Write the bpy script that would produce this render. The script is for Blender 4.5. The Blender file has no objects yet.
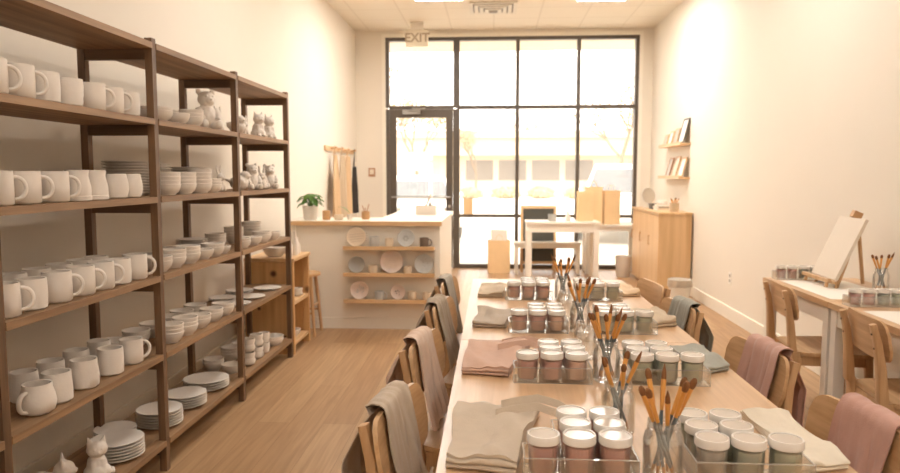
import bpy, bmesh, math, random
from mathutils import Vector, Matrix, noise
R = random.Random(7)
PI = math.pi
D = bpy.data
COL = bpy.context.scene.collection
SC = bpy.context.scene

# ------------------------------------------------------------------ materials
def lin(c):
    return tuple(((v/255)/12.92 if v/255 <= .04045 else ((v/255+.055)/1.055)**2.4) for v in c)

def newmat(name):
    m = D.materials.new(name); m.use_nodes = True
    nt = m.node_tree; nt.nodes.clear()
    out = nt.nodes.new('ShaderNodeOutputMaterial')
    return m, nt, out

def plain(name, rgb, rough=.6, var=.06, scale=9., bump=0., bscale=60., metal=0., spec=.5, sheen=0., coat=0.):
    """procedural surface: base colour with soft noise variation and an optional fine bump"""
    m, nt, out = newmat(name)
    b = nt.nodes.new('ShaderNodeBsdfPrincipled')
    tc = nt.nodes.new('ShaderNodeTexCoord')
    n = nt.nodes.new('ShaderNodeTexNoise'); n.inputs['Scale'].default_value = scale; n.inputs['Detail'].default_value = 4
    mix = nt.nodes.new('ShaderNodeMix'); mix.data_type = 'RGBA'
    c = lin(rgb)
    mix.inputs[6].default_value = (*[v*(1-var) for v in c], 1)
    mix.inputs[7].default_value = (*[min(1, v*(1+var)) for v in c], 1)
    nt.links.new(tc.outputs['Object'], n.inputs['Vector'])
    nt.links.new(n.outputs['Fac'], mix.inputs[0])
    nt.links.new(mix.outputs[2], b.inputs['Base Color'])
    b.inputs['Roughness'].default_value = rough; b.inputs['Metallic'].default_value = metal
    b.inputs['Specular IOR Level'].default_value = spec
    if sheen: b.inputs['Sheen Weight'].default_value = sheen
    if coat: b.inputs['Coat Weight'].default_value = coat
    if bump:
        n2 = nt.nodes.new('ShaderNodeTexNoise'); n2.inputs['Scale'].default_value = bscale; n2.inputs['Detail'].default_value = 5
        bp = nt.nodes.new('ShaderNodeBump'); bp.inputs['Strength'].default_value = bump; bp.inputs['Distance'].default_value = .004
        nt.links.new(tc.outputs['Object'], n2.inputs['Vector'])
        nt.links.new(n2.outputs['Fac'], bp.inputs['Height']); nt.links.new(bp.outputs['Normal'], b.inputs['Normal'])
    nt.links.new(b.outputs['BSDF'], out.inputs['Surface'])
    return m

def wood(name, rgb1, rgb2, axis='x', rough=.45, scale=1., knots=False):
    """oak-like grain running along the given local axis"""
    m, nt, out = newmat(name)
    b = nt.nodes.new('ShaderNodeBsdfPrincipled'); tc = nt.nodes.new('ShaderNodeTexCoord')
    mp = nt.nodes.new('ShaderNodeMapping')
    s = {'x': (1.2, 22, 22), 'y': (22, 1.2, 22), 'z': (22, 22, 1.2)}[axis]
    mp.inputs['Scale'].default_value = tuple(v*scale for v in s)
    n = nt.nodes.new('ShaderNodeTexNoise'); n.inputs['Scale'].default_value = 1.; n.inputs['Detail'].default_value = 6; n.inputs['Distortion'].default_value = .6
    n2 = nt.nodes.new('ShaderNodeTexNoise'); n2.inputs['Scale'].default_value = 4.5; n2.inputs['Detail'].default_value = 5
    add = nt.nodes.new('ShaderNodeMath'); add.operation = 'MULTIPLY_ADD'; add.inputs[1].default_value = .35
    rmp = nt.nodes.new('ShaderNodeValToRGB')
    rmp.color_ramp.elements[0].position = .38; rmp.color_ramp.elements[1].position = .85
    rmp.color_ramp.elements[0].color = (*lin(rgb1), 1); rmp.color_ramp.elements[1].color = (*lin(rgb2), 1)
    nt.links.new(tc.outputs['Object'], mp.inputs['Vector'])
    nt.links.new(mp.outputs['Vector'], n.inputs['Vector']); nt.links.new(mp.outputs['Vector'], n2.inputs['Vector'])
    nt.links.new(n2.outputs['Fac'], add.inputs[0]); nt.links.new(n.outputs['Fac'], add.inputs[2])
    nt.links.new(add.outputs[0], rmp.inputs['Fac'])
    col = rmp.outputs['Color']
    if knots:
        v = nt.nodes.new('ShaderNodeTexVoronoi'); v.inputs['Scale'].default_value = 3.4
        kr = nt.nodes.new('ShaderNodeValToRGB'); kr.color_ramp.elements[0].position = .06; kr.color_ramp.elements[1].position = .13
        kr.color_ramp.elements[0].color = (.28, .22, .18, 1); kr.color_ramp.elements[1].color = (1, 1, 1, 1)
        mx = nt.nodes.new('ShaderNodeMix'); mx.data_type = 'RGBA'; mx.blend_type = 'MULTIPLY'; mx.inputs[0].default_value = 1
        nt.links.new(tc.outputs['Object'], v.inputs['Vector']); nt.links.new(v.outputs['Distance'], kr.inputs['Fac'])
        nt.links.new(col, mx.inputs[6]); nt.links.new(kr.outputs['Color'], mx.inputs[7]); col = mx.outputs[2]
    nt.links.new(col, b.inputs['Base Color'])
    bp = nt.nodes.new('ShaderNodeBump'); bp.inputs['Strength'].default_value = .12; bp.inputs['Distance'].default_value = .002
    nt.links.new(n2.outputs['Fac'], bp.inputs['Height']); nt.links.new(bp.outputs['Normal'], b.inputs['Normal'])
    b.inputs['Roughness'].default_value = rough
    nt.links.new(b.outputs['BSDF'], out.inputs['Surface'])
    return m

def clear(name, rgb, gloss=.09, veil=0., rough=.03):
    """clear glass or acrylic: see-through, a fresnel reflection and an optional pale film"""
    m, nt, out = newmat(name)
    t = nt.nodes.new('ShaderNodeBsdfTransparent'); t.inputs['Color'].default_value = (*rgb, 1)
    g = nt.nodes.new('ShaderNodeBsdfGlossy'); g.inputs['Roughness'].default_value = rough; g.inputs['Color'].default_value = (1, 1, 1, 1)
    lw = nt.nodes.new('ShaderNodeLayerWeight'); lw.inputs['Blend'].default_value = .28
    ma = nt.nodes.new('ShaderNodeMath'); ma.operation = 'MULTIPLY_ADD'; ma.inputs[1].default_value = .55; ma.inputs[2].default_value = gloss*.35
    mx = nt.nodes.new('ShaderNodeMixShader')
    nt.links.new(lw.outputs['Fresnel'], ma.inputs[0]); nt.links.new(ma.outputs[0], mx.inputs['Fac'])
    base = t.outputs['BSDF']
    if veil:
        tl = nt.nodes.new('ShaderNodeBsdfTranslucent'); tl.inputs['Color'].default_value = (1, .96, .9, 1)
        df = nt.nodes.new('ShaderNodeBsdfDiffuse'); df.inputs['Color'].default_value = (1, .97, .92, 1)
        m0 = nt.nodes.new('ShaderNodeMixShader'); m0.inputs['Fac'].default_value = .3
        nt.links.new(tl.outputs['BSDF'], m0.inputs[1]); nt.links.new(df.outputs['BSDF'], m0.inputs[2])
        m1 = nt.nodes.new('ShaderNodeMixShader'); m1.inputs['Fac'].default_value = veil
        nt.links.new(base, m1.inputs[1]); nt.links.new(m0.outputs['Shader'], m1.inputs[2]); base = m1.outputs['Shader']
    nt.links.new(base, mx.inputs[1]); nt.links.new(g.outputs['BSDF'], mx.inputs[2])
    nt.links.new(mx.outputs['Shader'], out.inputs['Surface'])
    return m

def emit(name, rgb, strength):
    m, nt, out = newmat(name)
    e = nt.nodes.new('ShaderNodeEmission'); e.inputs['Color'].default_value = (*rgb, 1); e.inputs['Strength'].default_value = strength
    nt.links.new(e.outputs[0], out.inputs['Surface'])
    return m

def brickmat(name, c1, c2, cm, bw, rh, mortar, offset, rot, rough, grain=0.):
    m, nt, out = newmat(name)
    b = nt.nodes.new('ShaderNodeBsdfPrincipled'); tc = nt.nodes.new('ShaderNodeTexCoord')
    mp = nt.nodes.new('ShaderNodeMapping'); mp.inputs['Rotation'].default_value = (0, 0, rot)
    br = nt.nodes.new('ShaderNodeTexBrick')
    br.offset = offset; br.offset_frequency = 2
    br.inputs['Color1'].default_value = (*lin(c1), 1); br.inputs['Color2'].default_value = (*lin(c2), 1); br.inputs['Mortar'].default_value = (*lin(cm), 1)
    br.inputs['Scale'].default_value = 1.; br.inputs['Mortar Size'].default_value = mortar; br.inputs['Mortar Smooth'].default_value = .2
    br.inputs['Brick Width'].default_value = bw; br.inputs['Row Height'].default_value = rh
    nt.links.new(tc.outputs['Object'], mp.inputs['Vector']); nt.links.new(mp.outputs['Vector'], br.inputs['Vector'])
    col = br.outputs['Color']
    if grain:
        m2 = nt.nodes.new('ShaderNodeMapping'); m2.inputs['Scale'].default_value = (18, .9, 1)
        n = nt.nodes.new('ShaderNodeTexNoise'); n.inputs['Scale'].default_value = 2.; n.inputs['Detail'].default_value = 7; n.inputs['Distortion'].default_value = .8
        rp = nt.nodes.new('ShaderNodeValToRGB'); rp.color_ramp.elements[0].position = .3; rp.color_ramp.elements[1].position = .7
        g0 = 1-grain; rp.color_ramp.elements[0].color = (g0, g0*.96, g0*.9, 1); rp.color_ramp.elements[1].color = (1, 1, 1, 1)
        mx = nt.nodes.new('ShaderNodeMix'); mx.data_type = 'RGBA'; mx.blend_type = 'MULTIPLY'; mx.inputs[0].default_value = 1
        nt.links.new(tc.outputs['Object'], m2.inputs['Vector']); nt.links.new(m2.outputs['Vector'], n.inputs['Vector'])
        nt.links.new(n.outputs['Fac'], rp.inputs['Fac']); nt.links.new(col, mx.inputs[6]); nt.links.new(rp.outputs['Color'], mx.inputs[7]); col = mx.outputs[2]
    nt.links.new(col, b.inputs['Base Color']); b.inputs['Roughness'].default_value = rough
    nt.links.new(b.outputs['BSDF'], out.inputs['Surface'])
    return m

M = {}
M['wall'] = plain('wall_paint', (232, 222, 207), .75, .02, 2.)
M['wall_trim'] = plain('trim_paint', (240, 232, 218), .5, .02)
M['ceiling'] = brickmat('ceiling_tile', (238, 228, 212), (236, 226, 210), (226, 215, 198), .61, .61, .012, 0, 0, .85)
M['floor'] = brickmat('oak_floor', (198, 161, 121), (181, 142, 103), (160, 124, 88), 1.9, .19, .0016, .37, PI/2, .4, .26)
M['shelf_wood'] = wood('shelf_board_wood', (112, 82, 55), (166, 130, 94), 'y', .55)
M['post_wood'] = wood('shelf_post_wood', (82, 58, 38), (126, 94, 65), 'z', .55)
M['rail_wood'] = wood('shelf_rail_wood', (78, 55, 36), (116, 86, 60), 'x', .55)
M['table_wood'] = wood('table_top_wood', (187, 146, 105), (219, 180, 139), 'y', .3, .8)
M['chair_wood'] = wood('chair_ply', (183, 141, 98), (213, 174, 130), 'x', .42, 1.3)
M['chair_leg_wood'] = wood('chair_solid', (180, 138, 95), (210, 170, 126), 'z', .42, 1.3)
M['pine'] = wood('pine_panel', (200, 150, 96), (228, 182, 126), 'z', .5, .7, True)
M['pine_end'] = wood('pine_end_panel', (200, 150, 96), (228, 182, 126), 'z', .5, .7)
_nt = M['pine_end'].node_tree; _b = next(n for n in _nt.nodes if n.type == 'BSDF_PRINCIPLED'); _col = _b.inputs['Base Color'].links[0].from_socket
for _p, _r in (((-1.70, 5.30, .635), .022), ((-1.62, 5.30, .13), .018), ((-1.82, 5.30, .36), .013)):
    _g = _nt.nodes.new('ShaderNodeTexCoord'); _d = _nt.nodes.new('ShaderNodeVectorMath'); _d.operation = 'DISTANCE'; _d.inputs[1].default_value = _p
    _k = _nt.nodes.new('ShaderNodeValToRGB'); _k.color_ramp.elements[0].position = _r*.6; _k.color_ramp.elements[1].position = _r*1.5
    _k.color_ramp.elements[0].color = (.16, .09, .05, 1); _k.color_ramp.elements[1].color = (1, 1, 1, 1)
    _m = _nt.nodes.new('ShaderNodeMix'); _m.data_type = 'RGBA'; _m.blend_type = 'MULTIPLY'; _m.inputs[0].default_value = 1
    _nt.links.new(_g.outputs['Object'], _d.inputs[0]); _nt.links.new(_d.outputs['Value'], _k.inputs['Fac'])
    _nt.links.new(_col, _m.inputs[6]); _nt.links.new(_k.outputs['Color'], _m.inputs[7]); _col = _m.outputs[2]
_nt.links.new(_col, _b.inputs['Base Color'])
M['cab_wood'] = wood('cabinet_wood', (205, 165, 118), (228, 192, 146), 'z', .5, .6)
M['ledge_wood'] = wood('ledge_wood', (206, 164, 116), (226, 188, 142), 'x', .5)
M['ledge_wood_y'] = wood('ledge_wood_long', (206, 164, 116), (226, 188, 142), 'y', .5)
M['white_paint'] = plain('white_furniture', (236, 228, 216), .45, .02)
M['counter'] = plain('counter_paint', (238, 229, 214), .55, .02)
M['bisque'] = plain('bisque_clay', (232, 222, 210), .78, .05, 14, .12, 90)
M['bisque2'] = plain('bisque_textured', (230, 220, 208), .8, .06, 10, .55, 45)
M['black_metal'] = plain('window_metal', (88, 78, 68), .45, .05)
M['glass'] = clear('window_glass', (.985, .975, .96), .12, .06)  # pale scatter in the panes paints glare haze over the view outside
M['jar_glass'] = clear('jar_glass', (.985, .99, .985), .36, .008)
M['acrylic'] = clear('tray_acrylic', (.965, .965, .955), .22)
M['acrylic_glint'] = clear('tray_glint', (.97, .97, .96), .5, .45, .1)
M['pot_plastic'] = clear('pot_plastic', (.975, .965, .955), .10, .03, .1)
M['lid'] = plain('lid_white', (230, 222, 212), .35, .02, spec=.5)
M['lid_mid'] = plain('lid_window', (206, 191, 175), .22, .05, 30)
PAINTS = {'mauve': (208, 162, 154), 'rose': (220, 172, 160), 'blush': (232, 196, 178), 'sage': (186, 192, 170), 'grey-green': (180, 186, 170), 'grey': (190, 186, 176), 'olive': (204, 200, 176)}
for k, v in PAINTS.items(): M['paint_'+k] = plain('paint_'+k, v, .4, .05)
M['slate'] = plain('brush_handle_slate', (98, 108, 112), .35, .05)
M['amber'] = plain('brush_ferrule_copper', (222, 160, 84), .35, .1, 40, metal=.15)
M['bristle'] = plain('brush_bristle', (128, 82, 44), .8, .25, 120)
M['handle_tip'] = plain('brush_handle_tip', (182, 122, 70), .4, .08)
CL = {'beige': (188, 169, 147), 'pink-beige': (218, 190, 168), 'taupe': (172, 154, 132), 'grey': (168, 158, 142), 'rose': (196, 152, 136), 'dusty pink': (198, 156, 140), 'sage': (158, 155, 142),
      'oat': (198, 179, 156), 'terracotta pink': (204, 166, 144), 'mushroom': (180, 162, 142), 'sand': (198, 176, 148), 'cream': (226, 212, 190), 'tan': (214, 182, 144)}
for k, v in CL.items(): M['cloth_'+k] = plain('linen_'+k, v, .9, .07, 35, .35, 260, sheen=.15)
M['black_cloth'] = plain('black_linen', (52, 46, 42), .9, .1, 20, .3, 200)
M['leaf'] = plain('leaf_green', (78, 116, 34), .5, .25, 30)
M['soil'] = plain('soil', (70, 52, 38), .95, .2, 60)
M['pot_white'] = plain('planter_white', (226, 216, 203), .6, .04)
M['pot_wood'] = plain('turned_wood', (198, 152, 104), .5, .1, 20)
M['lamp'] = emit('lamp_diffuser', (1., .972, .925), 11.)
M['lamp_far'] = emit('lamp_diffuser_bright', (1., .972, .925), 23.)
M['fill_near'] = emit('fill_panel_near', (1., .972, .925), 5.5)
M['fill_rear'] = emit('fill_panel_rear', (1., .972, .925), 12.)
M['metal_white'] = plain('vent_white', (228, 218, 202), .5, .03)
M['vent_dark'] = plain('vent_inside', (150, 138, 122), .6, .03)
M['exit_face'] = plain('exit_plate', (225, 212, 188), .5, .03)
M['exit_text'] = plain('exit_lettering', (172, 152, 126), .6, .03)
M['chalk'] = plain('chalkboard', (78, 76, 68), .75, .12, 6)
M['kraft'] = plain('kraft_paper', (232, 198, 152), .85, .05, 15, .2, 50)
M['paper'] = plain('paper', (240, 232, 220), .8, .02)
M['canvas'] = plain('canvas_white', (226, 212, 194), .85, .02, 40, .2, 300)
M['photo_grey'] = plain('print_grey', (176, 166, 152), .5, .2, 12)
M['grey_glaze'] = plain('grey_glaze', (172, 168, 160), .4, .15, 14)
M['blue_glaze'] = plain('blue_grey_glaze', (192, 190, 184), .4, .16, 22)
M['pink_glaze'] = plain('pink_glaze', (222, 202, 188), .4, .14, 26)
M['brown_glaze'] = plain('brown_glaze', (122, 106, 92), .4, .15, 20)
M['cream_glaze'] = plain('cream_glaze', (228, 208, 182), .4, .05)
M['asphalt'] = plain('asphalt_pale', (206, 198, 186), .9, .06, 3)
M['walkway'] = plain('walkway_concrete', (226, 216, 200), .9, .04, 3)
M['facade'] = plain('facade_stucco', (206, 186, 158), .85, .04, 2)
M['facade_dark'] = plain('facade_band', (206, 186, 164), .8, .05)
M['facade_glass'] = plain('far_glass', (112, 102, 92), .2, .1)
M['car_white'] = plain('car_paint', (238, 236, 230), .25, .02, coat=.5)
M['car_glass'] = plain('car_glass', (96, 98, 100), .12, .05)
M['tyre'] = plain('tyre_rubber', (52, 50, 48), .8, .1)
M['chrome'] = plain('bright_metal', (200, 196, 190), .25, .03, metal=.9)
M['hub'] = plain('wheel_hub', (176, 174, 170), .35, .03, metal=.6)
M['bush'] = plain('bush_leaves', (186, 170, 130), .8, .3, 9)
M['tree_leaf'] = plain('tree_leaves', (184, 160, 122), .8, .25, 5)
M['bark'] = plain('bark', (132, 110, 88), .9, .15, 12)
M['bin'] = plain('bin_white', (232, 224, 212), .6, .03)
M['liner'] = plain('bin_liner', (190, 176, 158), .6, .06, 20)
M['outlet'] = plain('outlet_white', (240, 234, 224), .4, .02)
M['frame_brown'] = plain('card_frame', (176, 128, 92), .5, .08)
M['mirror'] = plain('mirror_face', (225, 222, 216), .08, .01, metal=.9)
M['dark_item'] = plain('dark_box', (92, 84, 74), .6, .1)

# ------------------------------------------------------------------ mesh helpers
def B(): return bmesh.new()

def box(bm, x0, y0, z0, x1, y1, z1, mat=0):
    vs = [bm.verts.new((x, y, z)) for z in (z0, z1) for y in (y0, y1) for x in (x0, x1)]
    for f in ((0, 2, 3, 1), (4, 5, 7, 6), (0, 1, 5, 4), (2, 6, 7, 3), (0, 4, 6, 2), (1, 3, 7, 5)):
        fc = bm.faces.new([vs[i] for i in f]); fc.material_index = mat
    return vs

def tube(bm, pts, radii, n=10, flat=1., up=(0, 0, 1), mat=0, square=False):
    """swept tapered bar through pts; flat squeezes the second axis; square gives a rounded square section"""
    pts = [Vector(p) for p in pts]
    if not hasattr(radii, '__len__'): radii = [radii]*len(pts)
    rings = []
    for i, p in enumerate(pts):
        t = (pts[min(i+1, len(pts)-1)]-pts[max(i-1, 0)]).normalized()
        a = Vector(up)
        if abs(t.dot(a)) > .95: a = Vector((0, 1, 0))
        u = t.cross(a).normalized(); v = t.cross(u)
        ring = []
        for k in range(n):
            an = 2*PI*k/n + (PI/n if square else 0)
            c, s = math.cos(an), math.sin(an)
            if square:
                e = .38; c = math.copysign(abs(c)**e, c); s = math.copysign(abs(s)**e, s)
            ring.append(bm.verts.new(p+u*c*radii[i]+v*s*radii[i]*flat))
        rings.append(ring)
    for a, b in zip(rings, rings[1:]):
        for k in range(n):
            bm.faces.new((a[k], a[(k+1) % n], b[(k+1) % n], b[k])).material_index = mat
    bm.faces.new(list(reversed(rings[0]))).material_index = mat
    bm.faces.new(rings[-1]).material_index = mat

def lathe(bm, prof, n=28, mats=None, close=False, wob=0., ofs=(0, 0, 0)):
    """surface of revolution; prof = [(r,z)...]; r==0 ends close to a point"""
    ox, oy, oz = ofs
    rings = []
    for (r, z) in prof:
        if r <= 1e-6: rings.append([bm.verts.new((ox, oy, oz+z))])
        else:
            rings.append([bm.verts.new((ox+r*(1+wob*math.sin(3*a+z*70))*math.cos(a), oy+r*(1+wob*math.sin(2*a+z*90))*math.sin(a), oz+z)) for a in [2*PI*k/n for k in range(n)]])
    prs = list(zip(rings, rings[1:]))
    if close: prs.append((rings[-1], rings[0]))
    for i, (a, b) in enumerate(prs):
        mi = mats[i] if mats else 0
        for k in range(n):
            k2 = (k+1) % n
            if len(a) == 1 and len(b) == 1: continue
            if len(a) == 1: f = bm.faces.new((a[0], b[k2], b[k]))
            elif len(b) == 1: f = bm.faces.new((a[k], a[k2], b[0]))
            else: f = bm.faces.new((a[k], a[k2], b[k2], b[k]))
            f.material_index = mi

def slab(bm, f0, f1, nu, nv, mat=0):
    """closed sheet between two grids f0(u,v), f1(u,v), u,v in 0..1"""
    g = []
    for fn in (f0, f1):
        g.append([[bm.verts.new(fn(i/nu, j/nv)) for j in range(nv+1)] for i in range(nu+1)])
    A, C = g
    for i in range(nu):
        for j in range(nv):
            bm.faces.new((A[i][j], A[i][j+1], A[i+1][j+1], A[i+1][j])).material_index = mat
            bm.faces.new((C[i][j], C[i+1][j], C[i+1][j+1], C[i][j+1])).material_index = mat
    for i in range(nu):
        bm.faces.new((A[i][0], A[i+1][0], C[i+1][0], C[i][0])); bm.faces.new((A[i][nv], C[i][nv], C[i+1][nv], A[i+1][nv]))
    for j in range(nv):
        bm.faces.new((A[0][j], C[0][j], C[0][j+1], A[0][j+1])); bm.faces.new((A[nu][j], A[nu][j+1], C[nu][j+1], C[nu][j]))

def ball(bm, c, r, sub=2, mat=0):
    r = r if hasattr(r, '__len__') else (r, r, r)
    res = bmesh.ops.create_icosphere(bm, subdivisions=sub, radius=1.)
    for v in res['verts']: v.co = Vector((v.co.x*r[0]+c[0], v.co.y*r[1]+c[1], v.co.z*r[2]+c[2]))

def mesh(name, bm, mats, bevel=0., smooth=35, seg=2):
    if bevel:
        es = [e for e in bm.edges if len(e.link_faces) == 2 and e.calc_face_angle(0) > .6]
        bmesh.ops.bevel(bm, geom=es, offset=bevel, segments=seg, affect='EDGES', profile=.6)
    bmesh.ops.recalc_face_normals(bm, faces=bm.faces)
    me = D.meshes.new(name); bm.to_mesh(me); bm.free()
    for m in (mats if isinstance(mats, (list, tuple)) else [mats]): me.materials.append(m)
    if smooth:
        me.polygons.foreach_set('use_smooth', [True]*len(me.polygons))
        me.set_sharp_from_angle(angle=math.radians(smooth))
    return me

def put(name, me, parent=None, loc=(0, 0, 0), rot=(0, 0, 0), scale=(1, 1, 1)):
    o = D.objects.new(name, me); COL.objects.link(o)
    o.location = loc; o.rotation_euler = rot; o.scale = scale
    if parent: o.parent = parent
    return o

def obj(name, bm, mats, parent=None, loc=(0, 0, 0), rot=(0, 0, 0), bevel=0., smooth=35, label=None):
    o = put(name, mesh(name, bm, mats, bevel, smooth), parent, loc, rot)
    if label: o['label'] = label
    return o

def tag(o, label, cat, group=None):
    o['label'] = label; o['category'] = cat
    if group: o['group'] = group
    return o

def thing(name, label, cat, loc=(0, 0, 0), rz=0., group=None):
    o = D.objects.new(name, None); COL.objects.link(o); o.empty_display_size = .05
    o.location = loc; o.rotation_euler = (0, 0, rz)
    return tag(o, label, cat, group)

def struct(o):
    o['kind'] = 'structure'; return o

def bx(name, dims, m, parent=None, bevel=0., loc=(0, 0, 0), rot=(0, 0, 0), label=None):
    bm = B(); box(bm, *dims); return obj(name, bm, m, parent, loc, rot, bevel, label=label)

def dup(root, loc, rz, label, group=None):
    """copy of a thing, its parts and sub-parts (mesh data shared)"""
    r = root.copy(); COL.objects.link(r); r.location = loc; r.rotation_euler = (0, 0, rz); r['label'] = label
    if group: r['group'] = group
    for ch in list(root.children):
        c = ch.copy(); COL.objects.link(c); c.parent = r
        for g in list(ch.children):
            d = g.copy(); COL.objects.link(d); d.parent = c
    return r

ORD = ['first', 'second', 'third', 'fourth', 'fifth', 'sixth', 'seventh', 'eighth', 'ninth', 'tenth', 'eleventh', 'twelfth']

# ------------------------------------------------------------------ room shell
XL, XR, YB, YN, ZC = -2.05, 2.31, 10.5, -2.6, 3.52
def wallbox(name, d, m=None): return struct(bx(name, d, m or M['wall']))
wallbox('floor', (XL-.15, YN-.15, -.12, XR+.15, YB+.1, 0), M['floor'])
wallbox('ceiling', (XL-.15, YN-.15, ZC, XR+.15, YB+.15, ZC+.2), M['ceiling'])
wallbox('wall_left', (XL-.15, YN, 0, XL, YB, ZC))
wallbox('wall_right', (XR, YN, 0, XR+.15, YB, ZC))
wallbox('wall_near', (XL-.15, YN-.15, 0, XR+.15, YN, ZC))
WX0, WX1, WZ = -1.60, 2.11, 3.42
bm = B()
box(bm, XL-.15, YB, 0, WX0, YB+.14, ZC); box(bm, WX1, YB, 0, XR+.15, YB+.14, ZC); box(bm, WX0, YB, WZ, WX1, YB+.14, ZC)
struct(obj('wall_far', bm, M['wall']))
for nm, d in (('baseboard_right', (XR-.016, YN, 0, XR, YB, .12)), ('baseboard_left', (XL, YN, 0, XL+.016, YB, .12)),
              ('baseboard_far', (XL+.016, YB-.016, 0, WX0-.06, YB, .12))):
    struct(bx(nm, d, M['wall_trim'], bevel=.004))
bm = B()
box(bm, WX0-.055, YB-.02, 0, WX0, YB+.02, WZ+.055); box(bm, WX1, YB-.02, 0, WX1+.055, YB+.02, WZ+.055); box(bm, WX0, YB-.02, WZ, WX1, YB+.02, WZ+.055)
struct(obj('trim_1', bm, M['wall_trim'], bevel=.004))

# storefront glazing: four bays
BAYS = [(WX0, -.545), (-.545, .355), (.355, 1.245), (1.245, WX1)]
TZ, LZ = 2.40, .79
def pane(parent, x0, x1, z0, z1): bx('pane', (x0-.006, YB+.026, z0-.006, x1+.006, YB+.038, z1+.006), M['glass'], parent)
for i, (x0, x1) in enumerate(BAYS):
    w = thing('window_%d' % (i+1), '', '', (0, 0, 0)); del w['label']; del w['category']; struct(w)
    h = .026
    la, lb = (h if i else .05), (h if i < 3 else .05)
    if i == 0: lb = .045
    if i == 1: la = .045
    bm = B(); zb = 0 if i else TZ
    box(bm, x0, YB-.02, zb, x0+la, YB+.09, WZ); box(bm, x1-lb, YB-.02, zb, x1, YB+.09, WZ)
    box(bm, x0+la, YB-.02, WZ-.05, x1-lb, YB+.09, WZ)
    box(bm, x0+la, YB-.02, TZ-.025, x1-lb, YB+.09, TZ+.025)
    if i:
        box(bm, x0+la, YB-.02, LZ-.022, x1-lb, YB+.09, LZ+.022); box(bm, x0+la, YB-.02, 0, x1-lb, YB+.09, .06)
    obj('window_frame', bm, M['black_metal'], w, bevel=.003)
    pane(w, x0+la, x1-lb, TZ+.025, WZ-.05)
    if i:
        pane(w, x0+la, x1-lb, LZ+.022, TZ-.025); pane(w, x0+la, x1-lb, .06, LZ-.022)
# the glazed entrance door
dr = thing('door_1', '', ''); del dr['label']; del dr['category']; struct(dr)
dx0, dx1 = WX0, -.545
bm = B()
box(bm, dx0, YB-.02, 0, dx0+.05, YB+.09, TZ-.025); box(bm, dx1-.05, YB-.02, 0, dx1, YB+.09, TZ-.025)
obj('door_jamb', bm, M['black_metal'], dr, bevel=.003)
bm = B()
a, b = dx0+.055, dx1-.055
box(bm, a, YB-.015, .012, a+.10, YB+.03, TZ-.03); box(bm, b-.10, YB-.015, .012, b, YB+.03, TZ-.03)
box(bm, a+.1, YB-.015, TZ-.15, b-.1, YB+.03, TZ-.03); box(bm, a+.1, YB-.015, .012, b-.1, YB+.03, .27)
obj('door_leaf_frame', bm, M['black_metal'], dr, bevel=.003)
bx('glass_pane', (a+.095, YB+.004, .262, b-.095, YB+.014, TZ-.145), M['glass'], dr)
bm = B(); tube(bm, [(a+.03, YB-.07, 1.07), (b-.03, YB-.07, 1.07)], .013, 12)
for xx in (a+.05, b-.05): tube(bm, [(xx, YB-.015, 1.07), (xx, YB-.075, 1.07)], .012, 10)
obj('push_bar', bm, M['hub'], dr)
bm = B(); box(bm, a+.2, YB-.07, TZ-.10, a+.46, YB-.016, TZ-.04); tube(bm, [(a+.28, YB-.06, TZ-.06), (a+.55, YB-.18, TZ-.03), (a+.34, YB-.05, TZ-.02)], .01, 8)
obj('door_closer', bm, M['hub'], dr, bevel=.004)
bm = B(); tube(bm, [(b-.05, YB-.015, .93), (b-.05, YB-.035, .93)], [.025, .022], 14); obj('lock_cylinder', bm, M['chrome'], dr)

# ------------------------------------------------------------------ ceiling lamps, vent, exit sign
def lamp(x, y, label, m=None):
    t = thing('ceiling_light', label, 'ceiling light', (x, y, ZC), 0, 'recessed ceiling light panels')
    bm = B()
    for d in ((-.305, -.61, -.012, -.285, .61, 0), (.285, -.61, -.012, .305, .61, 0), (-.285, -.61, -.012, .285, -.59, 0), (-.285, .59, -.012, .285, .61, 0)): box(bm, *d)
    obj('frame', bm, M['metal_white'], t)
    bx('diffuser', (-.285, -.59, -.008, .285, .59, -.002), m or M['lamp'], t)
lamp(-.665, 8.09, 'bright ceiling light panel left of the air vent at the picture top', M['lamp_far'])
lamp(1.30, 8.24, 'bright ceiling light panel right of the air vent at the picture top', M['lamp_far'])
for x in (-.665, 1.30): lamp(x, 4.9, 'recessed ceiling light panel above the work tables, %s side' % ('left' if x < 0 else 'right'))
for y, wh in ((1.85, 'above the near table end'), (-1.2, 'behind the near table end')):  # unseen panels added as fill light for the near end
    for x in (-.665, 1.30): lamp(x, y, 'unseen ceiling fill panel %s, %s side' % (wh, 'left' if x < 0 else 'right'), M['fill_near' if y > 0 else 'fill_rear'])
t = thing('ceiling_vent', 'square white air diffuser set in the ceiling between the two lights', 'vent', (-.01, 9.12, ZC))
bm = B()
for k in range(4):
    s = .30-.065*k; z = -.006-.012*k
    for sx, sy, ex, ey in ((-s, -s, s, -s+.045), (-s, s-.045, s, s), (-s, -s+.045, -s+.045, s-.045), (s-.045, -s+.045, s, s-.045)):
        box(bm, sx, sy, z-.012, ex, ey, z)
obj('louvres', bm, M['metal_white'], t)
bx('backing', (-.295, -.295, -.004, .295, .295, -.001), M['vent_dark'], t)
bx('core', (-.05, -.05, -.062, .05, .05, -.05), M['vent_dark'], t)

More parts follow.
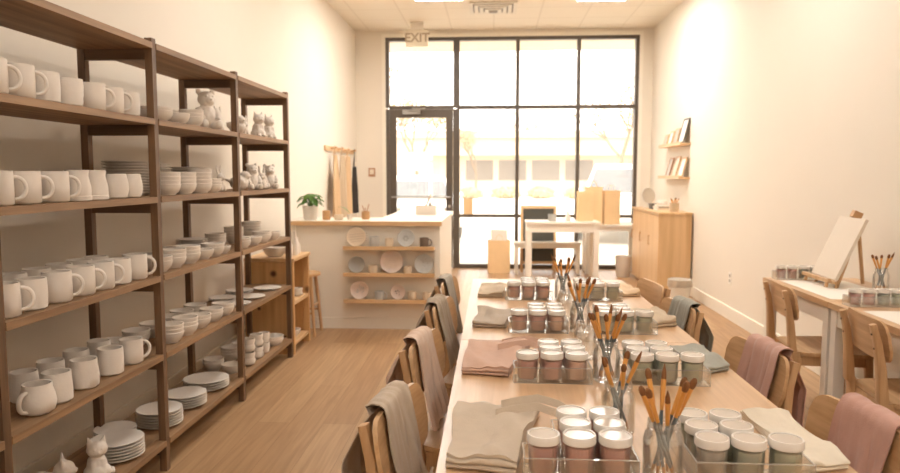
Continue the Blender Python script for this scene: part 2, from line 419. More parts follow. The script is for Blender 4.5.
t = thing('exit_sign', 'pale EXIT sign hanging from the ceiling in front of the door', 'sign', (-1.07, 9.95, ZC))
bx('housing', (-.155, -.02, -.33, .155, .02, -.10), M['exit_face'], t, bevel=.006)
bx('canopy', (-.09, -.035, -.0995, .09, .035, 0), M['metal_white'], t, bevel=.006)
cu = D.curves.new('lettering', 'FONT'); cu.body = 'EXIT'; cu.size = .17; cu.align_x = 'CENTER'; cu.align_y = 'CENTER'; cu.extrude = .003; cu.offset = .004
cu.materials.append(M['exit_text'])
_o = D.objects.new('tmp', cu); COL.objects.link(_o); _me = D.meshes.new_from_object(_o.evaluated_get(bpy.context.evaluated_depsgraph_get())); D.objects.remove(_o)
o = put('lettering', _me, t); o.location = (0, -.0235, -.215); o.rotation_euler = (PI/2, 0, 0); o['label'] = 'grey-brown letters reading EXIT'

# ------------------------------------------------------------------ tall shelving along the left wall
FX, BXK = -1.535, -1.885
POSTY = [1.03, 2.07, 3.14, 4.17, 5.215]
LEV = [1.995, 1.655, 1.30, .935, .565, .15]
sh = thing('storage_shelving', 'tall brown wooden shelving full of white pottery along the left wall', 'shelf', (0, 0, 0))
for y in POSTY:
    for x in (FX, BXK):
        d = -.017 if x == FX else .017
        bx('post', (min(x, x+2*d), y-.018, 0, max(x, x+2*d), y+.018, 2.015), M['post_wood'], sh, .002)
    for z in LEV:
        bx('cross_rail', (BXK+.0345, y-.014, z-.075, FX-.0345, y+.014, z-.0275), M['rail_wood'], sh, .002)
for z in LEV:
    for y0, y1 in zip(POSTY, POSTY[1:]):
        bx('shelf_board', (BXK+.001, y0+.0185, z-.027, FX+.004, y1-.0185, z), M['shelf_wood'], sh, .002)
    for y in POSTY:
        bx('shelf_joint', (BXK+.0345, y-.0182, z-.027, FX-.0345, y+.0182, z), M['shelf_wood'], sh)

# ------------------------------------------------------------------ pottery prototypes (meshes shared by the copies)
def cupprof(ro, h, t=.004, foot=.9, belly=None):
    """ro: list of (frac height, radius)"""
    out = [(0, .0)]
    out += [(ro[0][1]*foot, 0), (ro[0][1], .004)] + [(r, f*h) for f, r in ro[1:]]
    inner = [(max(r-t, .004), f*h) for f, r in reversed(ro[1:])] + [(ro[0][1]-t, .009), (0, .008)]
    inner[0] = (inner[0][0], h-.001)
    return out + inner

def mug_body(name, ro, h, m, wob=0.):
    bm = B(); lathe(bm, cupprof(ro, h), 30, wob=wob); return mesh(name, bm, m, 0, 50)
MESH = {}
MESH['mug'] = mug_body('mug_body', [(0, .042), (.06, .0445), (.5, .0455), (.93, .0445), (1, .044)], .100, M['bisque'])
MESH['squat_mug'] = mug_body('squat_mug_body', [(0, .037), (.1, .0465), (.35, .052), (.6, .049), (.85, .042), (1, .041)], .092, M['bisque2'], .012)
MESH['tumbler'] = mug_body('tumbler', [(0, .040), (.06, .0435), (.5, .0455), (.92, .044), (1, .0432)], .096, M['bisque'])
MESH['pinched_cup'] = mug_body('pinched_cup', [(0, .040), (.08, .0455), (.4, .047), (.8, .043), (1, .0425)], .098, M['bisque2'], .014)
MESH['ridged_cup'] = mug_body('ridged_cup', [(0, .038), (.06, .0425), (.2, .0445), (.3, .0438), (.45, .0462), (.55, .0455), (.75, .0465), (1, .045)], .092, M['bisque2'], .008)
MESH['waisted_vase'] = mug_body('waisted_vase', [(0, .041), (.02, .0455), (.15, .046), (.17, .0435), (.22, .0445), (.45, .044), (.8, .036), (1, .0385)], .108, M['bisque'])
MESH['tapered_cup'] = mug_body('tapered_cup', [(0, .036), (.05, .040), (.35, .047), (.6, .046), (1, .0385)], .095, M['bisque'])
MESH['small_cup'] = mug_body('small_cup', [(0, .03), (.06, .034), (.5, .038), (1, .037)], .07, M['bisque'])
MESH['lidded_vase'] = mug_body('bulb_cup', [(0, .034), (.1, .044), (.35, .05), (.55, .043), (.65, .044), (.8, .048), (1, .046)], .085, M['bisque'])
def bowlmesh(name, r, h, m=None, n=32):
    bm = B()
    pr = [(0, .004), (r*.5, .003), (r*.52, 0), (r*.58, 0), (r*.62, .006), (r*.84, h*.34), (r*.96, h*.68), (r, h-.002), (r-.002, h), (r-.005, h-.001), (r*.92-.003, h*.66), (r*.79-.003, h*.36+.003), (r*.55, .011), (0, .010)]
    lathe(bm, pr, n); return mesh(name, bm, m or M['bisque'], 0, 50)
def platemesh(name, r, h, m=None, n=36):
    bm = B()
    pr = [(0, .002), (r*.60, .002), (r*.62, 0), (r*.67, 0), (r*.70, .004), (r*.93, h*.72), (r, h-.003), (r, h-.0005), (r-.003, h), (r*.92, h*.72+.004), (r*.70, .008), (0, .007)]
    lathe(bm, pr, n); return mesh(name, bm, m or M['bisque'], 0, 50)
MESH['bowl'] = bowlmesh('bowl', .066, .056)
MESH['small_bowl'] = bowlmesh('small_bowl', .052, .046)
MESH['wide_bowl'] = bowlmesh('wide_bowl', .080, .052)
MESH['saucer'] = platemesh('saucer', .078, .014)
MESH['plate'] = platemesh('plate', .105, .018)
MESH['big_plate'] = platemesh('big_plate', .128, .020)
def handlemesh(name, r, h, out, m, zc=.5):
    bm = B(); pts = []
    z0, z1 = h*.17, h*.83
    for k in range(13):
        a = -PI/2+PI*k/12
        pts.append((r-.003+out*max(0, math.cos(a))**.75, 0, (z0+z1)/2+(z1-z0)/2*math.sin(a)))
    tube(bm, pts, .0058, 10, 1.35, up=(0, 1, 0)); return mesh(name, bm, m, 0, 60)
MESH['handle'] = handlemesh('mug_handle', .0445, .1, .034, M['bisque'])
MESH['squat_handle'] = handlemesh('squat_handle', .046, .088, .030, M['bisque2'])

def remesh(name, bm, m, vox=.003):
    """fuse overlapping blobs into one continuous skin"""
    me = D.meshes.new('blob'); bm.to_mesh(me); bm.free()
    o = D.objects.new('blob', me); COL.objects.link(o)
    r = o.modifiers.new('r', 'REMESH'); r.mode = 'VOXEL'; r.voxel_size = vox
    s = o.modifiers.new('s', 'SMOOTH'); s.iterations = 4; s.factor = .5
    dg = bpy.context.evaluated_depsgraph_get()
    out = D.meshes.new_from_object(o.evaluated_get(dg)); out.name = name
    D.objects.remove(o); D.meshes.remove(me)
    zm = min(v.co.z for v in out.vertices)
    for v in out.vertices: v.co.z = max(0., v.co.z-max(zm, 0))
    out.materials.clear(); out.materials.append(m)
    out.polygons.foreach_set('use_smooth', [True]*len(out.polygons))
    return out
def ear(bm, p, q, r0, r1, flat=.5): tube(bm, [p, q], [r0, r1], 10, flat, up=(1, 0, 0))
def animal(kind):
    """figurine looking towards local +x"""
    bm = B()
    if kind == 'cat':
        ball(bm, (0, 0, .045), (.036, .034, .046)); ball(bm, (.006, 0, .03), (.04, .038, .03)); ball(bm, (.012, 0, .105), (.031, .035, .029)); ball(bm, (.036, 0, .098), (.011, .014, .009)); ball(bm, (.046, 0, .101), .0038)
        for s in (-1, 1):
            ear(bm, (.008, s*.018, .122), (.006, s*.026, .15), .014, .002, .6)
            tube(bm, [(.02, s*.014, .07), (.034, s*.014, .01)], [.012, .010], 10); ball(bm, (.042, s*.015, .009), (.014, .010, .009)); ball(bm, (.002, s*.03, .022), (.027, .014, .022)); ball(bm, (.038, s*.012, .112), .0042)
        tube(bm, [(-.03, 0, .012), (-.045, .03, .012), (-.02, .052, .012), (.01, .05, .012)], [.009, .009, .008, .006], 10)
    elif kind == 'lying_cat':
        ball(bm, (-.025, 0, .038), (.058, .038, .037)); ball(bm, (-.05, 0, .034), (.036, .042, .034)); ball(bm, (.04, 0, .07), (.03, .034, .028)); ball(bm, (.064, 0, .064), (.011, .014, .009)); ball(bm, (.073, 0, .067), .0036)
        for s in (-1, 1):
            ear(bm, (.036, s*.018, .088), (.034, s*.027, .116), .014, .002, .6); ball(bm, (.05, s*.018, .011), (.026, .011, .011)); ball(bm, (-.05, s*.034, .02), (.026, .014, .02)); ball(bm, (.063, s*.012, .078), .004)
        tube(bm, [(.02, 0, .045), (.04, 0, .062)], .024, 10)
        tube(bm, [(-.08, 0, .03), (-.1, .02, .04), (-.108, .03, .075), (-.1, .032, .1)], [.011, .010, .009, .006], 10)
    elif kind == 'bear':
        ball(bm, (0, 0, .06), (.044, .046, .058)); ball(bm, (.008, 0, .135), (.037, .04, .036)); ball(bm, (.04, 0, .126), (.016, .018, .014)); ball(bm, (.056, 0, .131), .005)
        for s in (-1, 1):
            ball(bm, (.002, s*.032, .166), (.009, .015, .015)); tube(bm, [(.01, s*.04, .09), (.032, s*.045, .06), (.044, s*.034, .045)], [.016, .015, .012], 10)
            tube(bm, [(.01, s*.028, .02), (.055, s*.034, .018)], [.02, .018], 10); ball(bm, (.058, s*.034, .024), (.012, .017, .021)); ball(bm, (.04, s*.015, .147), .0045)
    elif kind == 'bunny':
        ball(bm, (-.005, 0, .04), (.040, .036, .042)); ball(bm, (.014, 0, .09), (.027, .027, .025)); ball(bm, (.036, 0, .084), (.011, .013, .010)); ball(bm, (-.044, 0, .03), .013); ball(bm, (.046, 0, .086), .0035)
        for s in (-1, 1):
            tube(bm, [(.006, s*.012, .105), (-.002, s*.016, .135), (-.006, s*.018, .165)], [.008, .011, .004], 10, .6, up=(1, 0, 0))
            ball(bm, (.0, s*.027, .02), (.03, .014, .02)); tube(bm, [(.02, s*.014, .05), (.032, s*.015, .008)], [.010, .009], 10); ball(bm, (.035, s*.011, .097), .0036)
    elif kind == 'round_bird':
        ball(bm, (0, 0, .036), (.044, .038, .036)); ball(bm, (.026, 0, .068), (.024, .023, .022)); ear(bm, (.044, 0, .068), (.062, 0, .064), .007, .001); tube(bm, [(-.035, 0, .04), (-.07, 0, .058)], [.016, .010], 10, .5)
        for s in (-1, 1): ball(bm, (-.005, s*.034, .042), (.03, .009, .018)); ball(bm, (.04, s*.012, .076), .0036)
    return remesh(kind+'_figurine', bm, M['bisque'], .0027)
for k in ('cat', 'lying_cat', 'bear', 'bunny', 'round_bird'): MESH[k] = animal(k)

KN = {'mug': ('mug', 'plain white bisque mug', 'mug'), 'squat_mug': ('mug', 'squat lumpy bisque mug', 'mug'), 'tumbler': ('tumbler', 'plain bisque tumbler', 'cup'),
      'pinched_cup': ('cup', 'hand-pinched bisque cup', 'cup'), 'ridged_cup': ('cup', 'ridged bisque cup', 'cup'), 'waisted_vase': ('vase', 'waisted bisque vase with banded foot', 'vase'),
      'tapered_cup': ('cup', 'tapered bisque cup', 'cup'), 'small_cup': ('cup', 'small bisque cup', 'cup'), 'lidded_vase': ('cup', 'bulbous bisque cup', 'cup'), 'bowl': ('bowl', 'bisque bowl', 'bowl'), 'small_bowl': ('bowl', 'small bowl', 'bowl'),
      'wide_bowl': ('bowl', 'wide bowl', 'bowl'), 'saucer': ('saucer', 'bisque saucer', 'plate'), 'plate': ('plate', 'bisque plate', 'plate'), 'big_plate': ('plate', 'large bisque plate', 'plate'),
      'cat': ('cat_figurine', 'sitting bisque cat', 'figurine'), 'lying_cat': ('cat_figurine', 'crouching bisque cat', 'figurine'), 'bear': ('bear_figurine', 'bisque bear', 'figurine'), 'bunny': ('bunny_figurine', 'bisque bunny', 'figurine'), 'round_bird': ('bird_figurine', 'round bisque bird', 'figurine')}
STEP = {'bowl': .019, 'small_bowl': .017, 'wide_bowl': .017, 'saucer': .0098, 'plate': .0125, 'big_plate': .0135, 'lidded_vase': .09, 'small_cup': .072}
SHELF = {2: 'highest ware shelf', 3: 'second ware shelf', 4: 'third ware shelf', 5: 'fourth ware shelf', 6: 'bottom shelf'}
GRP = {'mug': 'bisque mugs on the shelving', 'cup': 'bisque cups on the shelving', 'vase': 'bisque vases on the shelving', 'bowl': 'bisque bowls on the shelving', 'plate': 'bisque plates on the shelving', 'figurine': 'bisque figurines on the shelving'}
PROTO = {}
def ware(kind, loc, rz, label, sc=1.):
    nm, _, cat = KN[kind]
    if kind in ('mug', 'squat_mug'):
        if kind not in PROTO:
            t = thing(nm, label, cat, loc, rz, GRP[cat]); PROTO[kind] = t
            put('body', MESH[kind], t); put('handle', MESH['handle' if kind == 'mug' else 'squat_handle'], t)
        else: t = dup(PROTO[kind], loc, rz, label, GRP[cat])
        t.scale = (sc, sc, sc); return t
    o = put(nm, MESH[kind], None, loc, (0, 0, rz), (sc, sc, sc)); return tag(o, label, cat, GRP[cat])
def row(level, bay, rowname, items):
    """items: (kind, x, y, count, rz degrees) left to right in the photo"""
    z = LEV[level-1]
    n = len(items)
    for i, it in enumerate(items):
        kind, x, y = it[:3]; cnt = it[3] if len(it) > 3 else 1; rz = math.radians(it[4]) if len(it) > 4 else R.uniform(0, 6.28)
        sc = it[5] if len(it) > 5 else 1.
        where = '%s row, %s, %s bay' % (rowname, SHELF[level], bay)
        for c in range(cnt):
            dz = c*STEP.get(kind, .02)*sc
            if cnt == 1: lab = '%s, %s from left, %s' % (KN[kind][1], ORD[i], where)
            else:
                ft = cnt-1-c
                lab = '%s, %s of stack, %s from left, %s' % (KN[kind][1], 'topmost' if ft == 0 else 'lowest' if c == 0 else ORD[ft]+' down', ORD[i], where)
            jx, jy = (R.uniform(-.0008, .0008), R.uniform(-.0008, .0008)) if c else (0, 0)
            ware(kind, (x+jx, y+jy, z+.0006+dz+c*.0003), rz+c*.7, lab, sc)
H = 46    # mug handles point away along the shelf
F1, B1 = -1.598, -1.715
NS = 1.13
row(2, 'near', 'front', [('mug', F1, 2.165, 1, H, NS), ('mug', F1, 2.300, 1, H, NS), ('tumbler', F1, 2.440, 1, 0, NS), ('ridged_cup', F1, 2.580, 1, 0, NS), ('mug', F1, 2.740, 1, H, 1.08), ('mug', F1, 2.880, 1, H, 1.08), ('tumbler', F1, 3.015, 1, 0, 1.08)])
row(3, 'near', 'front', [('mug', F1, 2.165, 1, H, NS), ('mug', F1, 2.305, 1, H, NS), ('mug', F1, 2.465, 1, H, NS), ('waisted_vase', F1, 2.610, 1, 0, 1.1), ('waisted_vase', F1, 2.730, 1, 0, 1.1), ('tapered_cup', F1, 2.885, 1, 0, 1.1), ('tapered_cup', F1, 3.005, 1, 0, 1.1)])
row(4, 'near', 'front', [('mug', F1, 2.170, 1, H-6, NS), ('tumbler', F1, 2.310, 1, 0, NS), ('mug', F1, 2.455, 1, H-6, NS), ('mug', F1, 2.605, 1, H-6, NS), ('mug', F1, 2.745, 1, H-6, NS), ('tumbler', F1, 2.880, 1, 0, NS), ('mug', F1, 3.020, 1, H-6, NS)])
row(4, 'near', 'back', [('tumbler', B1-.03, 2.42, 1, 0, NS), ('tumbler', B1-.03, 2.56, 1, 0, NS), ('tumbler', B1-.03, 2.70, 1, 0, NS), ('tumbler', B1-.03, 2.84, 1, 0, NS), ('tumbler', B1-.03, 2.965, 1, 0, NS)])
row(5, 'near', 'front', [('squat_mug', -1.595, 2.31, 1, -97, 1.16), ('pinched_cup', -1.605, 2.435, 1, 0, 1.16), ('pinched_cup', -1.605, 2.61, 1, 60, 1.16), ('tumbler', -1.605, 2.80, 1, 0, 1.16), ('mug', -1.605, 2.97, 1, 50, 1.1)])
row(5, 'near', 'back', [('pinched_cup', -1.735, 2.44, 1, 0, 1.13), ('tumbler', -1.735, 2.60, 1, 0, NS), ('tumbler', -1.735, 2.77, 1, 0, NS), ('pinched_cup', -1.735, 2.94, 1, 90, 1.1), ('bowl', -1.755, 3.085, 2, 0, 1.0)])
row(6, 'near', 'front', [('lying_cat', -1.725, 2.54, 1, 32, 1.35), ('cat', -1.63, 2.71, 1, -50, 1.2), ('plate', -1.66, 2.925, 6, 0, 1.06)])
row(6, 'near', 'back', [('plate', -1.775, 3.11, 5, 0, .9)])
row(2, 'middle', 'front', [('wide_bowl', -1.62, 3.31, 2), ('bowl', -1.605, 3.50), ('bowl', -1.61, 3.69, 3, 0, .95), ('bear', -1.63, 3.93, 1, -40, 1.28), ('bunny', -1.62, 4.075, 1, -60, .9)])
row(2, 'middle', 'back', [('wide_bowl', -1.77, 3.33, 3), ('bowl', -1.76, 3.55, 3), ('bowl', -1.77, 3.74, 3)])
row(3, 'middle', 'front', [('bowl', -1.61, 3.38, 4), ('bowl', -1.61, 3.565, 4), ('bowl', -1.61, 3.77, 5), ('small_bowl', -1.60, 3.92, 3), ('bunny', -1.61, 4.05, 1, -20, .95)])
row(3, 'middle', 'back', [('plate', -1.765, 3.29, 12, 0, 1.05), ('plate', -1.765, 3.52, 12), ('plate', -1.765, 3.98, 11)])
row(4, 'middle', 'front', [('bowl', -1.61, 3.262, 2), ('bowl', -1.61, 3.415, 3), ('bowl', -1.61, 3.59, 3), ('bowl', -1.61, 3.765, 1), ('bowl', -1.61, 3.92, 2), ('small_bowl', -1.61, 4.06, 1)])
row(4, 'middle', 'back', [('wide_bowl', -1.775, 3.40, 2), ('bowl', -1.77, 3.66, 2), ('plate', -1.765, 4.0, 8, 0, .85)])
row(5, 'middle', 'front', [('bowl', -1.61, 3.36, 3), ('bowl', -1.61, 3.53, 3), ('bowl', -1.61, 3.70, 2), ('bowl', -1.61, 3.875, 2), ('bowl', -1.61, 4.05, 2)])
row(5, 'middle', 'back', [('bowl', -1.755, 3.30, 2), ('bowl', -1.755, 3.47, 2), ('bowl', -1.755, 3.64, 2), ('bowl', -1.755, 3.81, 2), ('bowl', -1.755, 3.99, 2)])
row(6, 'middle', 'front', [('plate', -1.665, 3.33, 6, 0, 1.05), ('plate', -1.665, 3.625, 5, 0, 1.05), ('big_plate', -1.68, 3.94, 4)])
row(2, 'far', 'front', [('round_bird', -1.61, 4.36, 1, -30, 1.3), ('bunny', -1.62, 4.52, 1, -40, .8), ('cat', -1.615, 4.77, 1, -40, 1.2), ('cat', -1.615, 4.99, 1, -30, 1.2)])
row(3, 'far', 'front', [('round_bird', -1.62, 4.40, 1, 20, 1.4), ('bear', -1.615, 4.62, 1, -40, 1.0), ('bunny', -1.61, 4.81, 1, -70, 1.), ('bear', -1.615, 4.99, 1, -50, 1.0)])
row(4, 'far', 'front', [('small_bowl', -1.60, 4.38, 2), ('bowl', -1.605, 4.57, 1), ('bowl', -1.605, 4.77, 2), ('bowl', -1.605, 4.98, 1)])
row(4, 'far', 'back', [('bowl', -1.77, 4.36, 3), ('bowl', -1.77, 4.68, 4), ('bowl', -1.765, 5.02, 4, 0, 1.1)])
row(5, 'far', 'front', [('plate', -1.645, 4.37, 1, 0, .85), ('plate', -1.645, 4.62, 1, 0, .95), ('plate', -1.645, 4.98, 1, 0, .95)])
row(5, 'far', 'back', [('plate', -1.785, 4.50, 2, 0, .9), ('plate', -1.785, 4.80, 2, 0, .9)])
row(6, 'far', 'front', [('bowl', -1.65, 4.27, 1), ('lidded_vase', -1.61, 4.45, 2), ('lidded_vase', -1.61, 4.62, 2, 0, .95), ('small_cup', -1.61, 4.78, 2), ('wide_bowl', -1.62, 5.0, 2)])
row(6, 'far', 'back', [('bowl', -1.79, 4.32, 2), ('bowl', -1.77, 4.56, 3), ('bowl', -1.77, 4.76, 2)])

# ------------------------------------------------------------------ low pine shelf beyond the shelving, with its ware
ps = thing('pine_shelf', 'low knotty pine shelf standing at the far end of the tall shelving', 'shelf', (0, 0, 0))
PX0, PX1, PY0, PY1 = -1.93, -1.545, 5.30, 5.78
bx('side_panel', (PX0, PY0, 0, PX1-.05, PY0+.02, .725), M['pine_end'], ps, .002)
for y in (PY0, PY1-.035):
    bx('post', (PX1-.045, y, 0, PX1, y+.035, .73), M['pine'], ps, .003)
bx('side_panel', (PX0, PY1-.02, 0, PX1-.05, PY1, .725), M['pine'], ps, .002)
bx('back_panel', (PX0, PY0+.021, .05, PX0+.012, PY1-.021, .725), M['pine'], ps)
for z in (.09, .41, .755): bx('shelf_board', (PX0+.013 if z < .7 else PX0, PY0+.036 if z < .7 else PY0-.01, z-.025, PX1-.002 if z < .7 else PX1+.01, PY1-.036 if z < .7 else PY1+.01, z), M['ledge_wood_y'], ps, .002)
o = put('bowl', MESH['wide_bowl'], None, (-1.72, 5.42, .7556), (0, 0, 0), (1.2, 1.2, 1.5)); tag(o, 'deep bisque bowl on top of the low pine shelf', 'bowl')
bm = B(); lathe(bm, [(0, 0), (.024, 0), (.027, .01), (.026, .09), (.011, .13), (.010, .17), (.0125, .175), (.0095, .178), (.008, .17), (.009, .13), (.022, .09), (.022, .01), (0, .008)], 20)
me = mesh('bottle', bm, M['bisque'], 0, 50)
for i, (x, y) in enumerate(((-1.60, 5.40), (-1.59, 5.53), (-1.61, 5.66))):
    tag(put('bottle', me, None, (x, y, .7556), (0, 0, 0), (1, 1, (1.0, 1.1, .75)[i])), 'slim bisque bottle, %s from left on top of the pine shelf' % ORD[i], 'bottle', 'bisque bottles on the pine shelf')
tag(put('vase', MESH['lidded_vase'], None, (-1.63, 5.42, .4106)), 'left bulbous bisque cup on the pine shelf middle board', 'cup')
tag(put('vase', MESH['lidded_vase'], None, (-1.60, 5.60, .4106), (0, 0, 1), (.95, .95, .8)), 'right bulbous bisque cup on the pine shelf middle board', 'cup')
tag(put('bowl', MESH['bowl'], None, (-1.63, 5.55, .0906)), 'bisque bowl on the lowest board of the pine shelf', 'bowl')

st = thing('stool', 'wooden stool with round seat in front of the counter corner', 'stool', (-1.665, 6.03, 0))
bm = B(); lathe(bm, [(0, .515), (.13, .515), (.15, .522), (.152, .538), (.145, .546), (0, .543)], 32); obj('seat', bm, M['ledge_wood'], st)
for sx in (-1, 1):
    for sy in (-1, 1):
        bm = B(); tube(bm, [(sx*.085, sy*.085, .516), (sx*.125, sy*.125, 0)], [.017, .013], 12); obj('leg', bm, M['chair_leg_wood'], st)
bm = B()
for z, k in ((.2, .108), (.26, .103)):
    if z < .25:
        for s in (-1, 1): tube(bm, [(-k, s*k, z), (k, s*k, z)], .009, 8)
    else:
        for s in (-1, 1): tube(bm, [(s*k, -k, z), (s*k, k, z)], .009, 8)
obj('stretcher', bm, M['chair_leg_wood'], st)

# ------------------------------------------------------------------ service counter
ct = thing('service_counter', 'white L-shaped service counter with an oak top whitened as glare', 'counter', (0, 0, 0))
CX0, CX1, CY = -1.84, -.475, 6.26
bm = B(); box(bm, CX0, CY, .0, CX1, CY+.5, .945); box(bm, -1.06, CY+.501, 0, CX1, 8.05, .945); obj('body', bm, M['counter'], ct, bevel=.003)
bm = B(); box(bm, CX0-.02, CY-.03, .946, CX1+.02, CY+.53, .985); box(bm, -1.08, CY+.5301, .946, CX1+.02, 8.08, .985); obj('worktop', bm, M['counter'], ct, bevel=.003)  # wood worktop coloured white to stand in for glare
bm = B(); box(bm, CX0-.02, CY-.042, .946, CX1+.02, CY-.0305, .985); obj('edge_band', bm, M['ledge_wood'], ct, bevel=.002, label='oak front edge')
bm = B(); box(bm, CX0, CY-.013, 0, CX1, CY-.0005, .10); box(bm, CX1+.0005, CY-.013, 0, CX1+.013, 8.05, .10); obj('plinth', bm, M['wall_trim'], ct, bevel=.002)
bm = B(); box(bm, CX0, CY-.008, .10, CX0+.05, CY-.0005, .945); box(bm, CX1-.05, CY-.008, .10, CX1, CY-.0005, .945); obj('corner_trim', bm, M['wall_trim'], ct, bevel=.002)

LX0, LX1 = -1.335, -.52
LZS = [.755, .515, .275]
for i, z in enumerate(LZS):
    t = thing('display_ledge', '%s of the three wooden display ledges on the counter front' % ('uppermost', 'middle', 'lowest')[i], 'shelf', (0, CY-.0086, z), 0, 'display ledges on the counter')
    bx('board', (LX0, -.095, -.02, LX1, -.0005, 0), M['ledge_wood'], t, .002)
    bx('lip', (LX0, -.107, -.022, LX1, -.0955, .012), M['ledge_wood'], t, .002)
def leanplate(x, z, r, m, label, dots=None, drop=0):
    bm = B(); h = .018
    lathe(bm, [(0, .002), (r*.6, .002), (r*.62, 0), (r*.68, 0), (r*.72, .004), (r*.93, h*.7), (r, h-.003), (r-.003, h), (r*.92, h*.7+.004), (r*.7, .008), (0, .007)], 32)
    an = math.radians(80)
    t = obj('display_plate', bm, m)
    t.rotation_euler = (an, 0, 0); t.location = (x, CY-.0105-(r*math.cos(an)+.02), z+r*math.sin(an)+.003)
    tag(t, label, 'plate', 'painted plates on the counter ledges')
    if dots:
        bm = B(); rr = random.Random(int(x*1000))
        for k in range(dots[1]):
            if dots[2] == 'stripe':
                yy = -r*.5+r*k/dots[1]; w = math.sqrt(max(.01, (r*.62)**2-yy*yy)); tube(bm, [(-w, yy-.01, .009), (0, yy+.004, .009), (w, yy+.012, .009)], .0028, 6)
            elif dots[2] == 'flower':
                a = 2*PI*k/dots[1]; ball(bm, (r*.24*math.cos(a), r*.24*math.sin(a), .008), (r*.13, r*.13, .002), 2)
            else:
                a, q = rr.uniform(0, 6.28), rr.uniform(.1, .62)*r; ball(bm, (q*math.cos(a), q*math.sin(a), .008), (.007, .007, .002), 1)
        obj('painted_pattern', bm, dots[0], t)
leanplate(-1.225, LZS[0], .088, M['cream_glaze'], 'cream plate with pale brush lines, left on the uppermost ledge', (M['facade_dark'], 4, 'stripe'))
leanplate(-.775, LZS[0], .078, M['blue_glaze'], 'grey-blue plate with dark flower, right of centre on the uppermost ledge', (M['grey_glaze'], 6, 'flower'))
leanplate(-1.225, LZS[1], .076, M['grey_glaze'], 'small grey plate at the left of the middle ledge')
leanplate(-.905, LZS[1], .105, M['pink_glaze'], 'large striped pinkish plate in the centre of the middle ledge', (M['cream_glaze'], 6, 'stripe'))
leanplate(-.615, LZS[1], .088, M['blue_glaze'], 'grey-blue plate at the right of the middle ledge', (M['grey_glaze'], 8, 'dots'))
leanplate(-1.20, LZS[2], .084, M['pink_glaze'], 'pink speckled plate at the left of the lowest ledge', (M['grey_glaze'], 12, 'dots'))
leanplate(-.85, LZS[2], .068, M['pink_glaze'], 'small pinkish plate in the centre of the lowest ledge', (M['brown_glaze'], 6, 'dots'))
def dispcup(kind, x, z, m, label, handle=None, sc=1.):
    t = thing('display_cup', label, 'cup', (x, CY-.062, z+.0006), 0, 'painted cups on the counter ledges'); t.scale = (sc, sc, sc)
    me = MESH[kind].copy(); me.materials[0] = m; put('body', me, t)
    if handle is not None:
        mh = MESH['handle'].copy(); mh.materials[0] = m; put('handle', mh, t, (0, 0, 0), (0, 0, handle), (.8 if kind == 'small_cup' else 1, 1, .7 if kind == 'small_cup' else 1))
dispcup('tumbler', -1.06, LZS[0], M['blue_glaze'], 'grey-blue tumbler beside the cream plate on the uppermost ledge', None, 1.0)
dispcup('tumbler', -.925, LZS[0], M['cream_glaze'], 'cream tumbler in the middle of the uppermost ledge', None, .85)
dispcup('mug', -.61, LZS[0], M['brown_glaze'], 'dark brown mug at the right of the uppermost ledge', 0., .88)
dispcup('small_cup', -1.075, LZS[1], M['cream_glaze'], 'cream cup with handle beside the grey plate, middle ledge', 0., 1.1)
dispcup('small_cup', -.76, LZS[1], M['cream_glaze'], 'small plain cup between the two right plates, middle ledge', None, 1.0)
dispcup('small_cup', -1.02, LZS[2], M['blue_glaze'], 'grey-blue cup beside the pink plate on the lowest ledge', 0., 1.15)
dispcup('mug', -.72, LZS[2], M['cream_glaze'], 'cream mug right of centre on the lowest ledge', 0., .8)
dispcup('small_cup', -.585, LZS[2], M['cream_glaze'], 'small plain cup at the right end of the lowest ledge', None, 1.05)

CT = .9856
pl = thing('potted_plant', 'leafy green plant in a pale pot on the counter', 'plant', (-1.69, 6.40, CT))
bm = B(); lathe(bm, [(0, 0), (.058, 0), (.062, .01), (.074, .125), (.074, .13), (.068, .13), (.066, .115), (0, .115)], 28); obj('pot', bm, M['pot_white'], pl)
bm = B(); lathe(bm, [(0, .121), (.064, .119), (.064, .1155), (0, .1155)], 20); obj('soil', bm, M['soil'], pl)
rr = random.Random(3)
bm = B(); tips = []
for k in range(34):
    a = rr.uniform(0, 6.28); q = rr.uniform(.01, .07); zt = .155+rr.uniform(0, .10)*(1-q*6)
    p = Vector((q*math.cos(a), q*math.sin(a), zt)); tips.append((p, a))
    tube(bm, [(p.x*.15, p.y*.15, .12), (p.x*.6, p.y*.6, zt-.02), p], [.0022, .0018, .0014], 6)
obj('stems', bm, M['leaf'], pl)
for p, a in tips:
    L = rr.uniform(.05, .085); W = L*.36; dr_ = rr.uniform(.3, 1.0)
    def lf(dz):
        def fn(u, v):
            w = W*math.sin(PI*min(1, u*.97+.02))**.8; x = u*L; y = (v-.5)*2*w
            z = -dr_*u*u*L+abs(v-.5)*.012+dz
            return Vector((p.x+x*math.cos(a)-y*math.sin(a), p.y+x*math.sin(a)+y*math.cos(a), p.z+z))
        return fn
    bm = B(); slab(bm, lf(0), lf(.001), 6, 4); obj('leaf', bm, M['leaf'], pl)
bm = B(); lathe(bm, [(0, 0), (.034, 0), (.036, .01), (.036, .085), (.031, .085), (.031, .01), (0, .008)], 24); tag(obj('wooden_cup', bm, M['pot_wood'], None, (-1.545, 6.42, CT)), 'small wooden cup beside the potted plant', 'cup')
bm = B(); lathe(bm, [(0, 0), (.04, 0), (.044, .01), (.042, .05), (.038, .05), (.038, .01), (0, .008)], 24); tag(obj('small_dish', bm, M['cream_glaze'], None, (-1.43, 6.42, CT)), 'low cream dish right of the wooden cup on the counter', 'dish')
t = thing('brush_pot', 'brown pot of tools on the counter near the door', 'pot', (-1.19, 6.50, CT))
bm = B(); lathe(bm, [(0, 0), (.034, 0), (.04, .02), (.038, .075), (.034, .075), (.035, .02), (0, .012)], 24); obj('pot', bm, M['pot_wood'], t)
